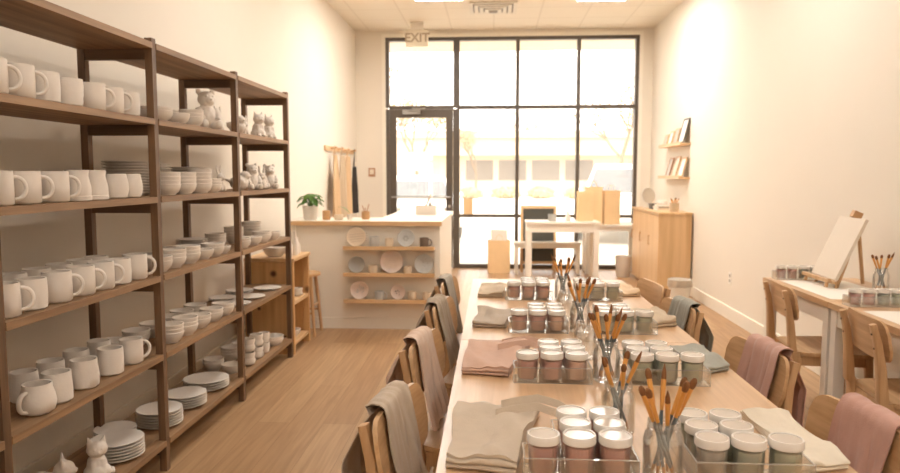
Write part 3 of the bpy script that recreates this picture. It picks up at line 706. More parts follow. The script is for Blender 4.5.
for k, (dx, dy, h) in enumerate(((-.02, 0, .13), (.018, .01, .14), (0, -.015, .11))):
    bm = B(); tube(bm, [(-dx*.4, -dy*.4, .014), (dx*1.6, dy*1.6, h)], .004, 8); obj('tool', bm, M['handle_tip'], t)
t = thing('plant_sprig', 'single long green leaf lying over a small cup on the counter', 'plant', (-1.33, 6.44, CT))
bm = B(); lathe(bm, [(0, 0), (.022, 0), (.025, .05), (.021, .05), (.02, .006), (0, .005)], 20); obj('cup', bm, M['pot_white'], t)
def lf2(dz):
    return lambda u, v: Vector((-.12*u+.01, (v-.5)*.05*math.sin(PI*min(1, u+.03)), .05+.07*math.sin(u*2.)+dz))
bm = B(); slab(bm, lf2(0), lf2(.0015), 8, 3); obj('leaf', bm, M['leaf'], t)

t = thing('caddy_box', 'white open caddy box with a leaning stick on the counter end', 'box', (-.70, 7.35, CT))
bm = B(); w, d, h = .105, .08, .095
for dd in ((-w, -d, 0, w, d, .006), (-w, -d, .006, w, -d+.007, h), (-w, d-.007, .006, w, d, h), (-w, -d+.007, .006, -w+.007, d-.007, h), (w-.007, -d+.007, .006, w, d-.007, h)): box(bm, *dd)
obj('box', bm, M['pot_white'], t)
bm = B(); tube(bm, [(-.04, .03, .008), (.055, -.02, .22)], .009, 8); obj('stick', bm, M['facade_dark'], t, label='pale stick leaning out of the box')
bm = B(); tube(bm, [(w-.002, -.03, .075), (w+.035, -.03, .075), (w+.035, .03, .075), (w-.002, .03, .075)], .005, 8); obj('handle', bm, M['pot_white'], t)
bm = B(); lathe(bm, [(0, .0065), (.012, .0065), (.014, .1), (.007, .125), (0, .13)], 14, ofs=(.035, .02, 0)); obj('bottle', bm, M['dark_item'], t, label='dark bottle top showing above the box')

# ------------------------------------------------------------------ aprons on wall pegs, wall card
t = thing('peg_rail', 'wooden peg rail on the left wall behind the counter', 'rail', (XL, 0, 0))
bx('board', (.0005, 8.45, 1.70, .022, 10.2, 1.76), M['ledge_wood_y'], t, .003)
PEGY = [8.72, 9.12, 9.5, 9.95]
for y in PEGY:
    bm = B(); tube(bm, [(.0225, y, 1.73), (.085, y, 1.745)], [.011, .009], 10); ball(bm, (.088, y, 1.746), .014); obj('peg', bm, M['pot_wood'], t)
def hang_apron(y, m, label, w, h, ztop, seed):
    t = thing('hanging_apron', label, 'apron', (XL, y, 0), 0, 'aprons hung behind the counter')
    def f(off):
        def fn(u, v):   # u across, v down
            ww = w*(.35+.65*min(1, v*2.4)); yy = (u-.5)*ww
            x = .078+.03*math.sin(u*13+seed+v*1.2)*(.4+.6*v)+.012*math.sin(u*29+seed*2)+off
            return Vector((x, yy+.012*math.sin(v*6+seed), ztop-.10-v*h))
        return fn
    bm = B(); slab(bm, f(0), f(.004), 34, 22); obj('apron_body', bm, m, t)
    bm = B(); tube(bm, [(.06, -w*.16, ztop-.11), (.068, -.02, ztop-.02), (.073, 0, 1.762), (.068, .02, ztop-.02), (.06, w*.16, ztop-.11)], .006, 8, 1.0); obj('neck_strap', bm, m, t)
hang_apron(PEGY[0], M['cloth_tan'], 'tan apron hanging leftmost on the peg rail', .34, .78, 1.75, 0)
hang_apron(PEGY[1], M['cloth_sand'], 'sand-coloured apron hanging second on the peg rail', .36, .8, 1.75, 2)
hang_apron(PEGY[2], M['cloth_tan'], 'tan apron hanging beside the black one', .34, .78, 1.75, 4)
hang_apron(PEGY[3], M['black_cloth'], 'black apron hanging rightmost on the peg rail', .3, .66, 1.62, 5)
t = thing('wall_card', 'small brown framed card on the wall beside the door', 'wall card', (-1.82, YB, 1.44))
bx('frame', (-.05, -.02, -.065, .05, -.0005, .065), M['frame_brown'], t, .003)
bx('card', (-.032, -.0225, -.03, .032, -.0202, .045), M['cloth_cream'], t, label='pale card')

# ------------------------------------------------------------------ sideboard on the right wall, ledges, bin, outlet
SBX = 1.915
sb = thing('sideboard', 'light oak sideboard with panelled doors against the right wall', 'cabinet', (0, 0, 0))
bx('body', (SBX+.022, 8.2, .04, XR-.02, 9.72, .94), M['cab_wood'], sb, .003)
bx('top', (SBX-.01, 8.185, .9405, XR-.0165, 9.735, .968), M['cab_wood'], sb, .003)
bx('plinth', (SBX+.05, 8.22, 0, XR-.03, 9.70, .0395), M['cab_wood'], sb)
for k in range(3):
    y0 = 8.207+k*.503
    d = bx('door', (SBX, y0, .05, SBX+.0215, y0+.497, .93), M['cab_wood'], sb, .004)
    bm = B(); tube(bm, [(SBX-.018, y0+.45, .55), (SBX-.018, y0+.45, .67)], .006, 8)
    for z in (.56, .66): tube(bm, [(SBX-.0005, y0+.45, z), (SBX-.018, y0+.45, z)], .005, 8)
    obj('handle', bm, M['pot_wood'], d)
SBT = .9686
t = thing('table_mirror', 'round pale mirror on a stand at the far end of the sideboard', 'mirror', (2.06, 9.45, SBT), math.radians(25))
bm = B(); lathe(bm, [(0, 0), (.065, 0), (.065, .012), (.012, .016), (.010, .05), (0, .05)], 24); obj('base', bm, M['pot_white'], t)
bm = B(); lathe(bm, [(0, -.008), (.11, -.008), (.115, 0), (.11, .008), (0, .008)], 36); obj('disc', bm, M['pot_white'], t, (0, 0, .158), (math.radians(80), 0, 0))
bm = B(); lathe(bm, [(0, .0085), (.1, .0085), (.1, .0100), (0, .0100)], 36); obj('glass', bm, M['mirror'], t, (0, 0, .158), (math.radians(80), 0, 0))
t = thing('lidded_box', 'dark flat box in the middle of the sideboard top', 'box', (2.1, 9.08, SBT))
bx('base', (-.09, -.09, 0, .09, .09, .05), M['dark_item'], t, .004); bx('lid', (-.095, -.095, .0505, .095, .095, .07), M['dark_item'], t, .004)
bks = [('lowest', .0, .028, 'cloth_cream', 0), ('middle', .0285, .022, 'photo_grey', 6), ('topmost', .051, .02, 'paper', -8)]
for nm, z, h, m, an in bks:
    t = thing('book', '%s book of the short stack on the sideboard' % nm, 'book', (2.08, 8.74, SBT+z), math.radians(an), 'stacked books on the sideboard')
    bx('cover', (-.085, -.11, 0, .085, .11, h), M[m], t, .002); bx('pages', (-.0865, -.105, .004, -.0855, .105, h-.004), M['paper'], t)
bm = B(); lathe(bm, [(0, 0), (.05, .0), (.066, .02), (.062, .05), (.055, .05), (.058, .02), (0, .012)], 24); tag(obj('small_bowl', bm, M['bisque'], None, (2.07, 8.74, SBT+.072)), 'pale bowl resting on the book stack on the sideboard', 'bowl')
def brush_meshes():
    bm = B(); lathe(bm, [(0, 0), (.0022, .0), (.003, .012), (.0036, .03)], 10); lathe(bm, [(.0036, .03), (.0036, .0301)], 10); a = mesh('tip', bm, M['handle_tip'], 0, 50)
    bm = B(); lathe(bm, [(0, .03), (.0034, .03), (.0044, .09), (.0041, .14), (.0038, .155), (0, .155)], 10); b_ = mesh('handle', bm, M['slate'], 0, 50)
    bm = B(); lathe(bm, [(0, .155), (.0040, .155), (.0050, .18), (.0060, .226), (0, .226)], 12); c = mesh('ferrule', bm, M['amber'], 0, 50)
    bm = B(); lathe(bm, [(0, .2261), (.0058, .2261), (.0072, .234), (.0068, .243), (.004, .25), (0, .252)], 12); d = mesh('bristles', bm, M['bristle'], 0, 50)
    bm = B(); lathe(bm, [(0, .2261), (.0055, .2261), (.0048, .243), (.001, .262), (0, .263)], 10); e = mesh('bristles', bm, M['bristle'], 0, 50)
    return a, b_, c, d, e
BR = brush_meshes()
def brushes(cx, cy, z0, n, jarname, seed, spread=.031, rim=.028, length=1., axis=(0, 0)):
    """brushes standing in a jar: each runs from the jar floor across to the opposite rim"""
    rr = random.Random(seed); L = []
    for k in range(n):
        a = 2*PI*k/n+rr.uniform(-.12, .12); tw = 2.45
        p = Vector((spread*math.cos(a+tw), spread*math.sin(a+tw), 0)); q = Vector((rim*math.cos(a), rim*math.sin(a), .118))
        L.append((p, (q-p).normalized(), a, rr.uniform(.86, 1.0)*length*.96, rr.random() < .35))
    tips_ = sorted(L, key=lambda s: ((s[0]+s[1]*.24).x+cx)/((s[0]+s[1]*.24).y+cy))
    for i, (p, d, a, sc, pointed) in enumerate(tips_):
        t = thing('paintbrush', 'slate-handled paintbrush, %s tip from left in %s' % (ORD[i], jarname), 'paintbrush', (cx+p.x, cy+p.y, z0), 0, 'paintbrushes in jars')
        q = d.to_track_quat('Z', 'Y'); t.rotation_mode = 'QUATERNION'; t.rotation_quaternion = q; t.scale = (1, 1, sc)
        put('handle', BR[1], t); put('handle_tip', BR[0], t); put('ferrule', BR[2], t); put('bristles', BR[4 if pointed else 3], t)
JB = B()
lathe(JB, [(0, 0), (.036, 0), (.041, .004), (.0425, .012), (.0425, .088), (.039, .102), (.034, .108), (.034, .112), (.0355, .114), (.034, .117), (.0355, .120), (.034, .123), (.034, .130), (.031, .130), (.031, .110), (.036, .101), (.0395, .087), (.0395, .012), (.036, .007), (0, .006)], 32)
JAR = mesh('glass_jar', JB, M['jar_glass'], 0, 50)
def jar(x, y, z0, label, jarname, n, seed, length=1.):
    o = put('glass_jar', JAR, None, (x, y, z0)); tag(o, label, 'jar', 'glass brush jars')
    if n: brushes(x, y, z0+.0075, n, jarname, seed, .027, .022, length)
# pen cup on the sideboard
bm = B(); lathe(bm, [(0, 0), (.05, 0), (.055, .01), (.055, .105), (.05, .105), (.05, .01), (0, .008)], 26)
t = obj('brush_cup', bm, M['cloth_sand'], None, (2.13, 8.38, SBT)); tag(t, 'beige cup of brushes at the near end of the sideboard', 'cup')
brushes(2.13, 8.38, SBT+.0095, 5, 'the sideboard cup', 11, .028, .036, .75)

def wall_ledge(y0, y1, z, label):
    t = thing('picture_ledge', label, 'shelf', (XR, 0, z), 0, 'picture ledges on the right wall')
    bx('board', (-.11, y0, -.022, -.0005, y1, 0), M['ledge_wood_y'], t, .002); bx('lip', (-.122, y0, -.022, -.1105, y1, .018), M['ledge_wood_y'], t, .002)
Z1, Z2 = 1.775, 1.375
wall_ledge(8.42, 9.5, Z1, 'upper small wooden picture ledge on the right wall')
wall_ledge(8.42, 9.5, Z2, 'lower small wooden picture ledge on the right wall')
def frame(y, z, w, h, label, m='photo_grey', fm='ledge_wood'):
    t = thing('framed_picture', label, 'picture', (XR-.088, y, z+.003)); t.rotation_euler = (0, math.radians(14), 0)
    bm = B(); b_ = .018
    for dd in ((0, -w/2, 0, .014, w/2, b_), (0, -w/2, h-b_, .014, w/2, h), (0, -w/2, b_, .014, -w/2+b_, h-b_), (0, w/2-b_, b_, .014, w/2, h-b_)): box(bm, *dd)
    obj('frame', bm, M[fm], t, bevel=.001); bx('print', (.005, -w/2+b_, b_, .011, w/2-b_, h-b_), M[m], t)
    t['group'] = 'small pictures on the wall ledges'
frame(8.56, Z1, .24, .30, 'tallest dark-edged picture at the near end of the upper ledge', 'paper', 'dark_item')
frame(8.85, Z1, .2, .2, 'small framed print second from right on the upper ledge')
frame(9.1, Z1, .18, .18, 'small framed print third from right on the upper ledge', 'paper')
frame(9.34, Z1, .16, .15, 'smallest framed print at the far end of the upper ledge')
frame(8.56, Z2, .22, .24, 'white print at the near end of the lower ledge', 'paper')
frame(8.86, Z2, .22, .26, 'wood-framed print in the middle of the lower ledge', 'cloth_cream')
frame(9.16, Z2, .2, .25, 'grey print at the far end of the lower ledge', 'photo_grey', 'frame_brown')

t = thing('waste_bin', 'white waste bin with a loose liner beside the sideboard', 'bin', (2.06, 7.78, 0)); t.scale = (.85, .85, .85)
bm = B(); lathe(bm, [(0, 0), (.115, 0), (.12, .01), (.145, .29), (.15, .295), (.145, .30), (.138, .295), (.113, .012), (0, .01)], 30); obj('bin_body', bm, M['bin'], t)
bm = B()
def ln(o):
    return lambda u, v: Vector(((.152+o+.012*math.sin(u*50)*v)*math.cos(u*2*PI), (.152+o+.012*math.sin(u*50)*v)*math.sin(u*2*PI), .302-.09*v))
slab(bm, ln(0), ln(.0015), 60, 4); obj('liner', bm, M['liner'], t)
def outlet(y, z):
    t = thing('wall_outlet', 'white socket plate low on the right wall', 'outlet', (XR, y, z))
    bx('plate', (-.007, -.036, -.058, -.0005, .036, .058), M['outlet'], t, .002)
    for s in (-1, 1): bx('socket', (-.0085, -.016, s*.024-.014, -.0072, .016, s*.024+.014), M['vent_dark'], t)
outlet(6.9, .40)

# ------------------------------------------------------------------ furniture at the window
def white_table(name, label, x0, y0, x1, y1, h, m_top, leg=.06, apron=.09, cat='table', group=None, mleg=None):
    ml = mleg or M['white_paint']
    t = thing(name, label, cat, ((x0+x1)/2, (y0+y1)/2, 0), 0, group)
    a, b_ = (x1-x0)/2, (y1-y0)/2
    bx('tabletop', (-a, -b_, h-.03, a, b_, h), m_top, t, .004)
    bm = B(); i = leg+.012
    box(bm, -a+i, -b_+.02, h-.03-apron, a-i, -b_+.04, h-.0305); box(bm, -a+i, b_-.04, h-.03-apron, a-i, b_-.02, h-.0305)
    box(bm, -a+.02, -b_+i, h-.03-apron, -a+.04, b_-i, h-.0305); box(bm, a-.04, -b_+i, h-.03-apron, a-.02, b_-i, h-.0305)
    obj('apron_rail', bm, ml, t, bevel=.002)
    for sx in (-1, 1):
        for sy in (-1, 1):
            cx, cy = sx*(a-.012-leg/2), sy*(b_-.012-leg/2)
            bx('leg', (cx-leg/2, cy-leg/2, 0, cx+leg/2, cy+leg/2, h-.0305), ml, t, .003)
    return t
white_table('side_table', 'white display table with a cup and vase before the window', .44, 9.32, 1.42, 9.8, .78, M['white_paint'], .07, .11)
white_table('side_table', 'white table partly hidden behind the paper bags at the window', 1.30, 9.92, 2.05, 10.35, .70, M['white_paint'], .06, .06)
white_table('bench', 'low white bench under the window display table', .30, 9.86, 1.24, 10.1, .45, M['white_paint'], .05, .05, 'bench')
t = thing('chalkboard_sign', 'dark chalkboard A-frame standing behind the white display table', 'sign', (.66, 10.22, 0))
for s, nm in ((-1, 'front_panel'), (1, 'rear_panel')):
    e = bx(nm, (-.22, -.008, .16, .22, .008, .92), M['chalk'], t, 0, (0, s*.0, 0)); e.rotation_euler = (s*math.radians(6.5), 0, 0); e.location = (0, s*.13, 0)
    bm = B()
    for dd in ((-.255, -.013, 0, -.2205, .013, .96), (.2205, -.013, 0, .255, .013, .96), (-.2205, -.013, .9205, .2205, .013, .96), (-.2205, -.013, .12, .2205, .013, .1595)): box(bm, *dd)
    obj('wood_frame', bm, M['ledge_wood'], e, bevel=.002)
bm = B(); lathe(bm, [(0, 0), (.054, 0), (.058, .095), (.052, .095), (.05, .01), (0, .008)], 24); tag(obj('cup', bm, M['grey_glaze'], None, (.80, 9.5, .7806), bevel=0), 'squat grey cup on the white window table', 'cup')
bm = B(); lathe(bm, [(0, 0), (.032, 0), (.038, .02), (.036, .06), (.018, .1), (.02, .125), (.016, .125), (.014, .1), (.03, .06), (.03, .02), (0, .01)], 24); tag(obj('vase', bm, M['bisque'], None, (1.01, 9.5, .7806)), 'small pale vase right of the grey cup, window table', 'vase')

def paperbag(x, y, z, w, d, h, label, m, rz, group=None):
    t = thing('paper_bag', label, 'paper bag', (x, y, z), math.radians(rz), group)
    def side(u, zz):   # perimeter with side gussets folded inwards
        P = [(-w, -d), (w, -d), (w-.03, 0), (w, d), (-w, d), (-w+.03, 0)]
        k = u*6; i = int(k) % 6; f = k-int(k); a_, b2 = P[i], P[(i+1) % 6]
        return (a_[0]+(b2[0]-a_[0])*f, a_[1]+(b2[1]-a_[1])*f)
    bm = B()
    def fn(o):
        def g(u, v):
            p = side(u, v); s = 1-o
            cr = .008*noise.noise(Vector((p[0]*9, p[1]*9, v*4+x*3)))
            return Vector((p[0]*s+cr, p[1]*s+cr, max(.001, v*h)))
        return g
    slab(bm, fn(0), fn(.02), 36, 8); box(bm, -w+.012, -d+.006, .0015, w-.012, d-.006, .004)
    obj('bag', bm, m, t, smooth=25)
    for s in (-1, 1):
        bm = B(); tube(bm, [(-w*.35, s*d*.9, h-.03), (-w*.3, s*d*.9, h+.05), (0, s*d*.9, h+.085), (w*.3, s*d*.9, h+.05), (w*.35, s*d*.9, h-.03)], .004, 8); obj('handle', bm, m, t)
    return t
BG = 'kraft bags by the window'
paperbag(1.24, 9.55, .7806, .10, .06, .40, 'left brown kraft bag standing on the white window table', M['kraft'], 8, BG)
paperbag(1.43, 10.08, .7006, .12, .07, .53, 'tall middle kraft bag standing behind the white window table', M['kraft'], -6, BG)
paperbag(1.68, 10.12, .7006, .115, .07, .48, 'rightmost kraft bag standing on the rear white table', M['kraft'], 10, BG)
t = paperbag(.09, 10.05, .0006, .155, .10, .47, 'tall kraft bag with white paper, standing on the floor by the window', M['kraft'], 3, BG)
bx('paper_insert', (-.115, -.03, .02, .115, .03, .615), M['paper'], t, .004, label='white paper sticking out')
bx('kraft_box', (-.07, -.045, 0, .07, .045, .24), M['kraft'], None, .004, (-.36, YB+.02, LZ+.0226)); tag(D.objects['kraft_box'], 'small brown box perched on the window crossbar by the door', 'box')
D.objects['kraft_box'].location = (-.37, YB-.004, LZ+.0226); D.objects['kraft_box'].scale = (1, .38, 1)
bm = B(); lathe(bm, [(0, 0), (.085, 0), (.09, .01), (.11, .29), (.10, .29), (.082, .012), (0, .01)], 26); tag(obj('planter_bucket', bm, M['pot_white'], None, (1.80, 9.98-.25, 0)), 'pale bucket on the floor beyond the sideboard', 'bucket')

# ------------------------------------------------------------------ chairs
def chair_meshes():
    W, Hh, r, t = .205, .088, .055, .012
    def back(o):
        def fn(u, v):
            x = (u*2-1)*W; ax = abs(x)
            hh = Hh if ax < W-r else Hh-r+math.sqrt(max(0, r*r-(ax-(W-r))**2))
            zz = (v*2-1)*max(hh, .004)
            yc = -.236+.018*(x/W)**2-zz*.17
            return Vector((x, yc+o, .708+zz))
        return fn
    bm = B(); slab(bm, back(-t/2), back(t/2), 32, 10); mb = mesh('backrest', bm, M['chair_wood'], 0, 40)
    def seat(o):
        def fn(u, v):
            yy = -.205+v*.43; k = v
            hw = .185+.035*math.sin(min(1, k*1.4)*PI/2)
            if k > .82: hw *= math.sqrt(max(.05, 1-((k-.82)/.18)**2*.35))
            if k < .12: hw *= .93+.07*(k/.12)
            x = (u*2-1)*hw
            z = .445-.012*math.cos(x/hw*PI/2)*(math.sin(k*PI))+.004*k-(.012*max(0, (k-.85)/.15)**2)
            return Vector((x, yy, z+o))
        return fn
    bm = B(); slab(bm, seat(-.009), seat(.009), 20, 20); ms = mesh('seat', bm, M['chair_wood'], .003, 40)
    legs = []
    for s in (-1, 1):
        bm = B(); tube(bm, [(s*.178, -.213, .452), (s*.176, -.225, .46), (s*.172, -.236, .60), (s*.165, -.238-.012, .70), (s*.162, -.272, .782)], [.0205, .0205, .017, .0145, .012], 12, 1.35, up=(1, 0, 0), square=True)
        tube(bm, [(s*.178, -.213, .455), (s*.179, -.203, .41), (s*.182, -.212, .3), (s*.192, -.25, .12), (s*.197, -.272, 0)], [.021, .023, .02, .016, .0125], 12, 1.35, up=(1, 0, 0), square=True)
        legs.append(mesh('rear_leg', bm, M['chair_leg_wood'], 0, 40))
    for s in (-1, 1):
        bm = B(); tube(bm, [(s*.165, .165, .432), (s*.17, .172, .3), (s*.178, .185, 0)], [.021, .018, .012], 12, 1., square=True); legs.append(mesh('front_leg', bm, M['chair_leg_wood'], 0, 40))
    bm = B(); box(bm, -.158, .15, .375, .158, .17, .4315); box(bm, -.155, -.205, .375, .155, -.187, .4315)
    for s in (-1, 1): box(bm, s*.172-.009, -.19, .38, s*.172+.009, .15, .4315)
    mf = mesh('seat_frame', bm, M['chair_leg_wood'], .003, 40)
    bm = B()
    for s in (-1, 1):
        for z in (.68, .74): tube(bm, [(s*.165, -.264-(z-.7)*.2, z), (s*.165, -.269-(z-.7)*.2, z)], .0045, 10)
    md = mesh('dowel_caps', bm, M['rail_wood'], 0, 40)
    return mb, ms, legs, mf, md
CM = chair_meshes()
CH0 = None
def chair(x, y, deg, label, group):
    global CH0
    if CH0 is None:
        t = thing('dining_chair', label, 'chair', (x, y, 0), math.radians(deg), group)
        put('backrest', CM[0], t); put('seat', CM[1], t)
        for l in CM[2]: put('leg', l, t)
        put('seat_frame', CM[3], t); put('dowel_caps', CM[4], t); CH0 = t; return t
    return dup(CH0, (x, y, 0), math.radians(deg), label, group)

def drape(cx, cy, deg, u0, u1, lf, lb, m, label, seed, sk=0.):
    """linen apron thrown over the backrest: over the top edge, hanging down both faces. chair-local frame"""
    t = .0035
    rr = random.Random(seed)
    ph = [rr.uniform(0, 6) for _ in range(4)]
    ztop = .708+.088
    def path(s, x):
        """s=0 front hem .. 1 back hem"""
        W = .205; yc0 = -.236+.018*(x/W)**2
        tot = lf+lb+.05; d = s*tot
        def yplate(z): return yc0-(z-.708)*.17
        g = .0125
        if d < lf:
            h = lf-d; z = ztop-h
            return yplate(z)+g+.012*(h/lf)**1.5, z, h/lf, 1
        if d > lf+.05:
            h = d-lf-.05; z = ztop-h
            return yplate(max(z, .46))-g-.085*min(1, h/.13)**.8-.04*(h/lb), z, h/lb, -1
        a = (d-lf)/.05*PI
        return yplate(ztop)-.0142+.0272*math.cos(a)-.0005, ztop+.004+.014*math.sin(a), 0., 0
    def fn(o):
        def g(u, v):
            x = u0+(u1-u0)*u
            y, z, k, sd = path(v, x)
            am = .35+.65*k
            wv = .026*noise.noise(Vector((u*3.2+ph[0]*3, v*2.2, ph[1])))+.013*noise.noise(Vector((u*8+v*3*math.sin(ph[2])+ph[2], v*3, ph[3])))+.001*math.sin(u*26+ph[1]+v*4)
            if sd == 1: y += abs(wv)*am*1.3
            elif sd == -1: y -= abs(wv)*am*1.7
            else: z += abs(wv)*.5
            spread = 1+.05*k
            xx = (u0+u1)/2+(x-(u0+u1)/2)*spread + sk*k*sd + .010*math.sin(v*9+ph[3])
            zz = z - (.02*math.sin(u*3+ph[1])*k)
            n_ = Vector((0, sd if sd else 0, 0 if sd else 1)) if sd >= 0 else Vector((0, -1, 0))
            return Vector((xx, y, zz))+n_*o
        return g
    bm = B(); slab(bm, fn(0), fn(t), 44, 60)
    ob = obj('draped_apron', bm, m, None, (cx, cy, 0), (0, 0, math.radians(deg)), smooth=60)
    tag(ob, label, 'apron', 'linen aprons over the chair backs')

LG, RG = 'chairs along the left of the long table', 'chairs along the right of the long table'
LCH = [(-.022, 1.79, -100), (-.02, 2.52, -100), (-.005, 3.27, -99), (-.02, 3.98, -98)]
RCH = [(.705, 1.76, 97), (.71, 2.465, 98), (.65, 3.31, 97), (.665, 3.96, 97)]
for i, (x, y, a) in enumerate(LCH):
    chair(x, y, a, ['light oak chair nearest on the left side, beige apron over it', 'light oak chair second on the left side, pinkish apron over it', 'light oak chair third on the left side, taupe apron over it', 'light oak chair farthest on the left side, grey apron over it'][i], LG)
for i, (x, y, a) in enumerate(RCH):
    chair(x, y, a, ['light oak chair nearest on the right side, rose apron over it', 'light oak chair second on the right side, dusty pink apron over it', 'light oak chair third on the right side, sage apron over it', 'bare light oak chair farthest on the right side of the long table'][i], RG)
drape(*LCH[0], -.085, .128, .29, .46, M['cloth_beige'], 'beige linen apron draped over the nearest left chair', 1)
drape(*LCH[1], -.085, .128, .29, .40, M['cloth_pink-beige'], 'pinkish beige linen apron draped over the second left chair', 2)
drape(*LCH[2], -.085, .128, .29, .40, M['cloth_taupe'], 'taupe linen apron draped over the third left chair', 3)
drape(*LCH[3], -.085, .128, .29, .36, M['cloth_grey'], 'grey linen apron draped over the farthest left chair', 4)
drape(*RCH[0], -.128, .085, .29, .40, M['cloth_rose'], 'rose linen apron draped over the nearest right chair', 5)
drape(*RCH[1], -.128, .085, .29, .40, M['cloth_dusty pink'], 'dusty pink linen apron draped over the second right chair', 6)
drape(*RCH[2], -.128, .085, .28, .38, M['cloth_sage'], 'sage linen apron draped over the third right chair', 7)

# ------------------------------------------------------------------ long work tables
TX0, TX1, TH = -.122, .802, .75
def work_table(y0, y1, legs, label):
    t = thing('work_table', label, 'table', ((TX0+TX1)/2, (y0+y1)/2, 0), 0, 'work tables in one long row')
    a, b_ = (TX1-TX0)/2, (y1-y0)/2; cy = (y0+y1)/2
    bx('tabletop', (-a, -b_, TH-.03, a, b_, TH), M['table_wood'], t, .004)
    bm = B()
    for s in (-1, 1): box(bm, s*(a-.08)-.01, -b_+.1, TH-.09, s*(a-.08)+.01, b_-.1, TH-.0305)
    for y in (-b_+.09, b_-.09): box(bm, -a+.1, y-.01, TH-.09, a-.1, y+.01, TH-.0305)
    obj('apron_rail', bm, M['chair_leg_wood'], t, bevel=.002)
    for yy in legs:
        for s in (-1, 1): bx('leg', (s*(a-.05)-.025, yy-cy-.025, 0, s*(a-.05)+.025, yy-cy+.025, TH-.0305), M['chair_leg_wood'], t, .004)
work_table(1.02, 2.722, (1.25, 2.155), 'nearer light oak work table filling the picture front')
work_table(2.726, 4.36, (2.9, 4.29), 'farther light oak work table beyond the seam')

# paint pots and trays
bm = B(); lathe(bm, [(0, 0), (.030, 0), (.032, .003), (.0335, .066), (.0322, .066), (.0308, .004), (0, .003)], 26); PCON = mesh('container', bm, M['pot_plastic'], 0, 40)
PFILL = {}
for k in PAINTS:
    bm = B(); lathe(bm, [(0, .0034), (.0303, .0042), (.0320, .060), (.030, .061), (0, .060)], 24); PFILL[k] = mesh('paint', bm, M['paint_'+k], 0, 40)
bm = B(); lathe(bm, [(0, .0665), (.0345, .0665), (.0362, .068), (.0362, .0835), (.0348, .0855), (.0325, .0855), (.0312, .0828), (0, .0826)], 28, mats=[0, 0, 0, 0, 0, 0, 1]); PLID = mesh('lid', bm, [M['lid'], M['lid_mid']], 0, 40)
PP = None
def paint_pot(x, y, z, colour, label, sc=1.):
    t = thing('paint_pot', label, 'paint pot', (x, y, z), R.uniform(0, 6), 'paint pots in acrylic trays'); t.scale = (sc, sc, sc*(1.06 if sc < 1 else 1))
    put('container', PCON, t); put('paint', PFILL[colour], t); put('lid', PLID, t)
def tray(x0, y0, nc, nr, z, label, gap=None, sc=1.):
    '''low clear tray; gap = column (0 or nc-1) left out behind the front row'''
    p = .0775*sc; m_ = .006; w, d, h, k = nc*p+2*m_, nr*p+2*m_, .05, .004
    fd = p+2*m_
    if gap is None: out = [(0, 0), (w, 0), (w, d), (0, d)]
    elif gap == 0: out = [(0, 0), (w, 0), (w, d), (p, d), (p, fd), (0, fd)]
    else: out = [(0, 0), (w, 0), (w, fd), (w-p, fd), (w-p, d), (0, d)]
    n = len(out)
    def inset(t):
        q = []
        for i in range(n):
            a, b_, c = [Vector((*out[j % n], 0)) for j in (i-1, i, i+1)]
            e1, e2 = (b_-a).normalized(), (c-b_).normalized()
            n1, n2 = Vector((-e1.y, e1.x, 0)), Vector((-e2.y, e2.x, 0))
            q.append(b_+(n1+n2)*t)
        return q
    def ring(bm, ts, zs):
        rows = [[bm.verts.new((v.x, v.y, zz)) for v in inset(t)] for t, zz in zip(ts, zs)]
        for a, b_ in zip(rows, rows[1:]+rows[:1]):
            for i in range(n): bm.faces.new((a[i], a[(i+1) % n], b_[(i+1) % n], b_[i]))
    bm = B()
    rows = [[bm.verts.new((v.x, v.y, zz)) for v in inset(t)] for t, zz in ((0, 0), (0, h-.0016), (k, h-.0016), (k, k))]
    for a, b_ in zip(rows, rows[1:]):
        for i in range(n): bm.faces.new((a[i], a[(i+1) % n], b_[(i+1) % n], b_[i]))
    bm.faces.new(rows[0][::-1]); bm.faces.new(rows[-1])
    o = obj('acrylic_tray', bm, M['acrylic'], None, (x0, y0, z), smooth=0); tag(o, label, 'tray', 'acrylic pot trays')
    bm = B(); ring(bm, (.0002, .0002, k-.0002, k-.0002), (h-.0015, h, h, h-.0015))  # thin pale bars along rim and corners, painted in as highlights
    for v in inset(.0008): tube(bm, [(v.x, v.y, .0005), (v.x, v.y, h-.002)], .0009, 6)
    ring(bm, (-.0004, -.0004, .0004, .0004), (.0002, .002, .002, .0002))
    obj('painted_glint', bm, M['acrylic_glint'], o, smooth=0, label='pale bars painted as edge highlights')
    return [[(x0+m_+p*(c+.5), y0+m_+p*(r+.5)) for c in range(nc)] for r in range(nr)], z+k+.0006
TB = TH+.0006
TR_Y = [1.447, 2.152, 2.852, 3.62]
NTH = ['nearest', 'second', 'third', 'farthest']
LCOL = [['mauve', 'rose', 'rose'], ['mauve', 'mauve', 'blush'], ['mauve', 'mauve', 'blush'], ['mauve', 'mauve', 'rose']]
RCOL = [['grey', 'grey-green', 'sage'], ['sage', 'grey-green', 'sage'], ['olive', 'sage', 'sage'], ['olive', 'olive', 'sage']]
CN = ['left', 'middle', 'right']; RN = ['front', 'middle', 'back']
for i, y in enumerate(TR_Y):
    for side, x0, cols, keep in (('left', .068, LCOL[i], (1, 2)), ('right', .428, RCOL[i], (0, 1))):
        grid, z = tray(x0, y, 3, 3, TB, 'clear acrylic tray of paint pots, %s on the %s side of the long table' % (NTH[i], side), 0 if side == 'left' else 2)
        for r in range(3):
            for c in range(3):
                if r and c not in keep: continue
                px, py = grid[r][c]
                colour = cols[c] if r == 0 else cols[(c+r) % 3]
                paint_pot(px, py, z, colour, '%s paint pot, %s row %s, in the %s %s tray' % (colour, RN[r], CN[c], NTH[i], side))
